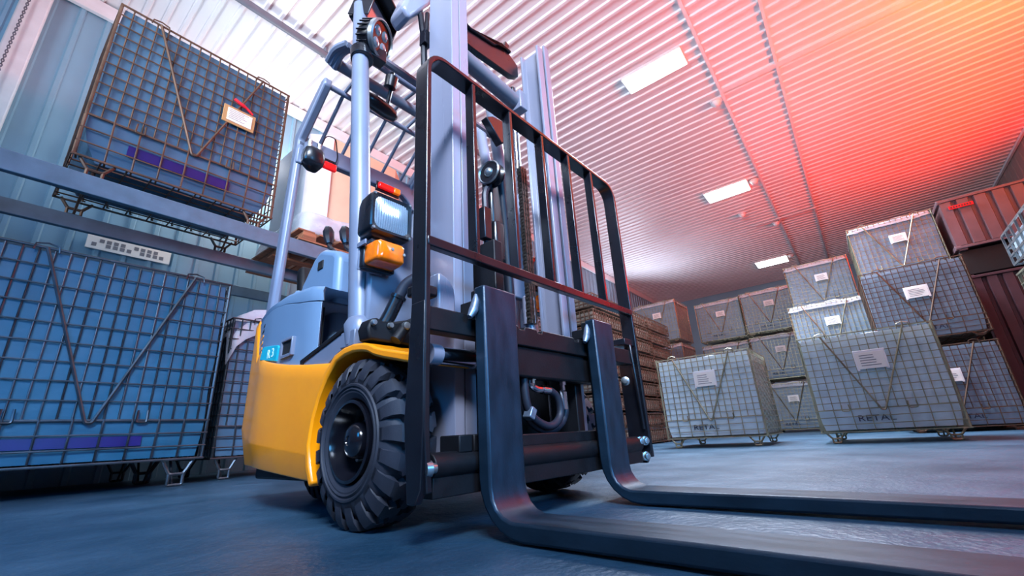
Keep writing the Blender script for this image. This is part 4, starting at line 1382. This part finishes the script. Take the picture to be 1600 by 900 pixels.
# forks
def fork(x0, x1, ztop):
    t = .045
    yF = .87
    prof = [(yF+t, ztop), (yF, ztop), (yF, .14)]
    prof += [(yF-.075+.075*cos(radians(a)), .125+.075*sin(radians(a))-.0) for a in (0, -20, -40, -60, -80, -90)]
    prof += [(.3, .050), (-.20, .046), (-.36, .030), (-.38, .022), (-.36, .012), (.3, .008), (.70, .006)]
    prof += [(yF-.10+.145*cos(radians(a)), .150+.145*sin(radians(a))) for a in (-90, -75, -60, -45, -30, -15, 0)]
    m = MB().prism(prof, 'X', x0, x1)
    f = fp('fork', m, FORKM, bevel=.007, smooth=35, seg=2)
    xm = (x0+x1)/2
    fp('fork_hook', MB().box(x0+.01, x1-.01, .905, .94, ztop-.05, ztop-.005).box(x0+.01, x1-.01, .925, .99, .618, .66).box(x0+.02, x1-.02, .912, .93, .15, .64), BLACKM, f, bevel=.004)
    lt = MB()
    a = Vector((x0-.014, .905, .615))
    lt.tube(rounded([a+Vector((-.015, 0, -.022)), a+Vector((.002, 0, .0)), a+Vector((.012, 0, .03)), a+Vector((.014, 0, .055))], .015, 3), [.008, .012, .014, .015, .013, .014, .013, .012, .010, .005][:len(rounded([(0, 0, 0), (1, 0, 0), (2, 1, 0), (3, 3, 0)], .015, 3))], 10)
    fp('locking_pin', lt, PINM, f, bevel=0)
    return f


fork(.873, 1.02, .695)
fork(1.502, 1.652, .690)

# ------------------------------------------------------------------ light
W = bpy.data.worlds.new('world')
SC.world = W
W.use_nodes = True
bgn = W.node_tree.nodes['Background']
bgn.inputs['Color'].default_value = (*lin((150, 180, 225)), 1)
bgn.inputs['Strength'].default_value = .1


def light(name, kind, loc, aim, col, power, size=1.0, sy=None, spread=None, spot=None):
    l = bpy.data.lights.new(name, kind)
    l.color = lin(col)
    l.energy = power
    if kind == 'AREA':
        l.size = size
        if sy:
            l.shape = 'RECTANGLE'
            l.size_y = sy
        if spread:
            l.spread = radians(spread)
    else:
        l.shadow_soft_size = size
    if spot:
        l.spot_size = radians(spot)
        l.spot_blend = .8
    o = bpy.data.objects.new(name, l)
    COL.objects.link(o)
    o.location = loc
    o.rotation_euler = (Vector(aim)-Vector(loc)).to_track_quat('-Z', 'Y').to_euler()
    return o


light('rack_wall_fill', 'POINT', (2.3, 6.4, 4.5), (0, 0, 0), (255, 250, 250), 110, .25)  # added fill behind the rack load, no fitting there; brightens the wall
light('left_ceiling_fill', 'AREA', (-2.9, 2.4, 3.8), (5, 4.2, 6.6), (232, 242, 255), 300, 3.0, 1.6, spread=100)  # added uplight by the left wall for the bright ceiling, not a roof opening
light('key_fill', 'AREA', (-2.1, -2.4, 4.6), (1.3, 1.9, 1.4), (210, 228, 255), 120, 2.0, 1.2, spread=50)  # invented key light for the forklift, no window is modelled
light('blue_tint_fill', 'AREA', (-2.4, .6, 2.0), (.9, 4.4, .9), (20, 150, 235), 46, 1.2, 1.2, spread=110)  # added blue tint for the left crate and floor, source unseen
light('hall_lamp', 'AREA', (7.4, 1.6, 5.6), (6.6, .3, 0), (220, 236, 255), 720, 4, 1.5, spread=110)
light('far_ceiling_fill', 'AREA', (15.5, 6.2, 4.2), (13.5, 3.2, 6.3), (225, 235, 255), 130, 2.5, 1.2)  # made-up uplight that lifts the far ceiling
light('red_tint_fill', 'AREA', (11.6, -3.9, 4.3), (10.8, -2.2, 6.3), (255, 34, 8), 460, 3.0, 1.0)  # added red tint for the right-hand ceiling, no such lamp in the hall
light('orange_tint_fill', 'AREA', (6.9, -4.2, 4.2), (7.3, -2.8, 6.3), (255, 108, 10), 520, 2.4, 1.0)  # added out of view to colour the near right ceiling orange
light('front_fill', 'AREA', (.4, -3.9, 2.0), (1.35, .9, .5), (80, 165, 235), 42, 1.6, 1.2, spread=70)  # added blue fill for the fork fronts, stands for no window
light('pink_tint_fill', 'AREA', (3.2, -3.9, 4.6), (5.0, .0, 6.3), (255, 70, 60), 110, 1.5, 1.0, spread=110)  # invented source, tints the middle of the ceiling pink

vs = SC.view_settings
vs.view_transform = 'Standard'
vs.look = 'None'
vs.gamma = 1
vs.exposure = 0
vs.use_curve_mapping = False
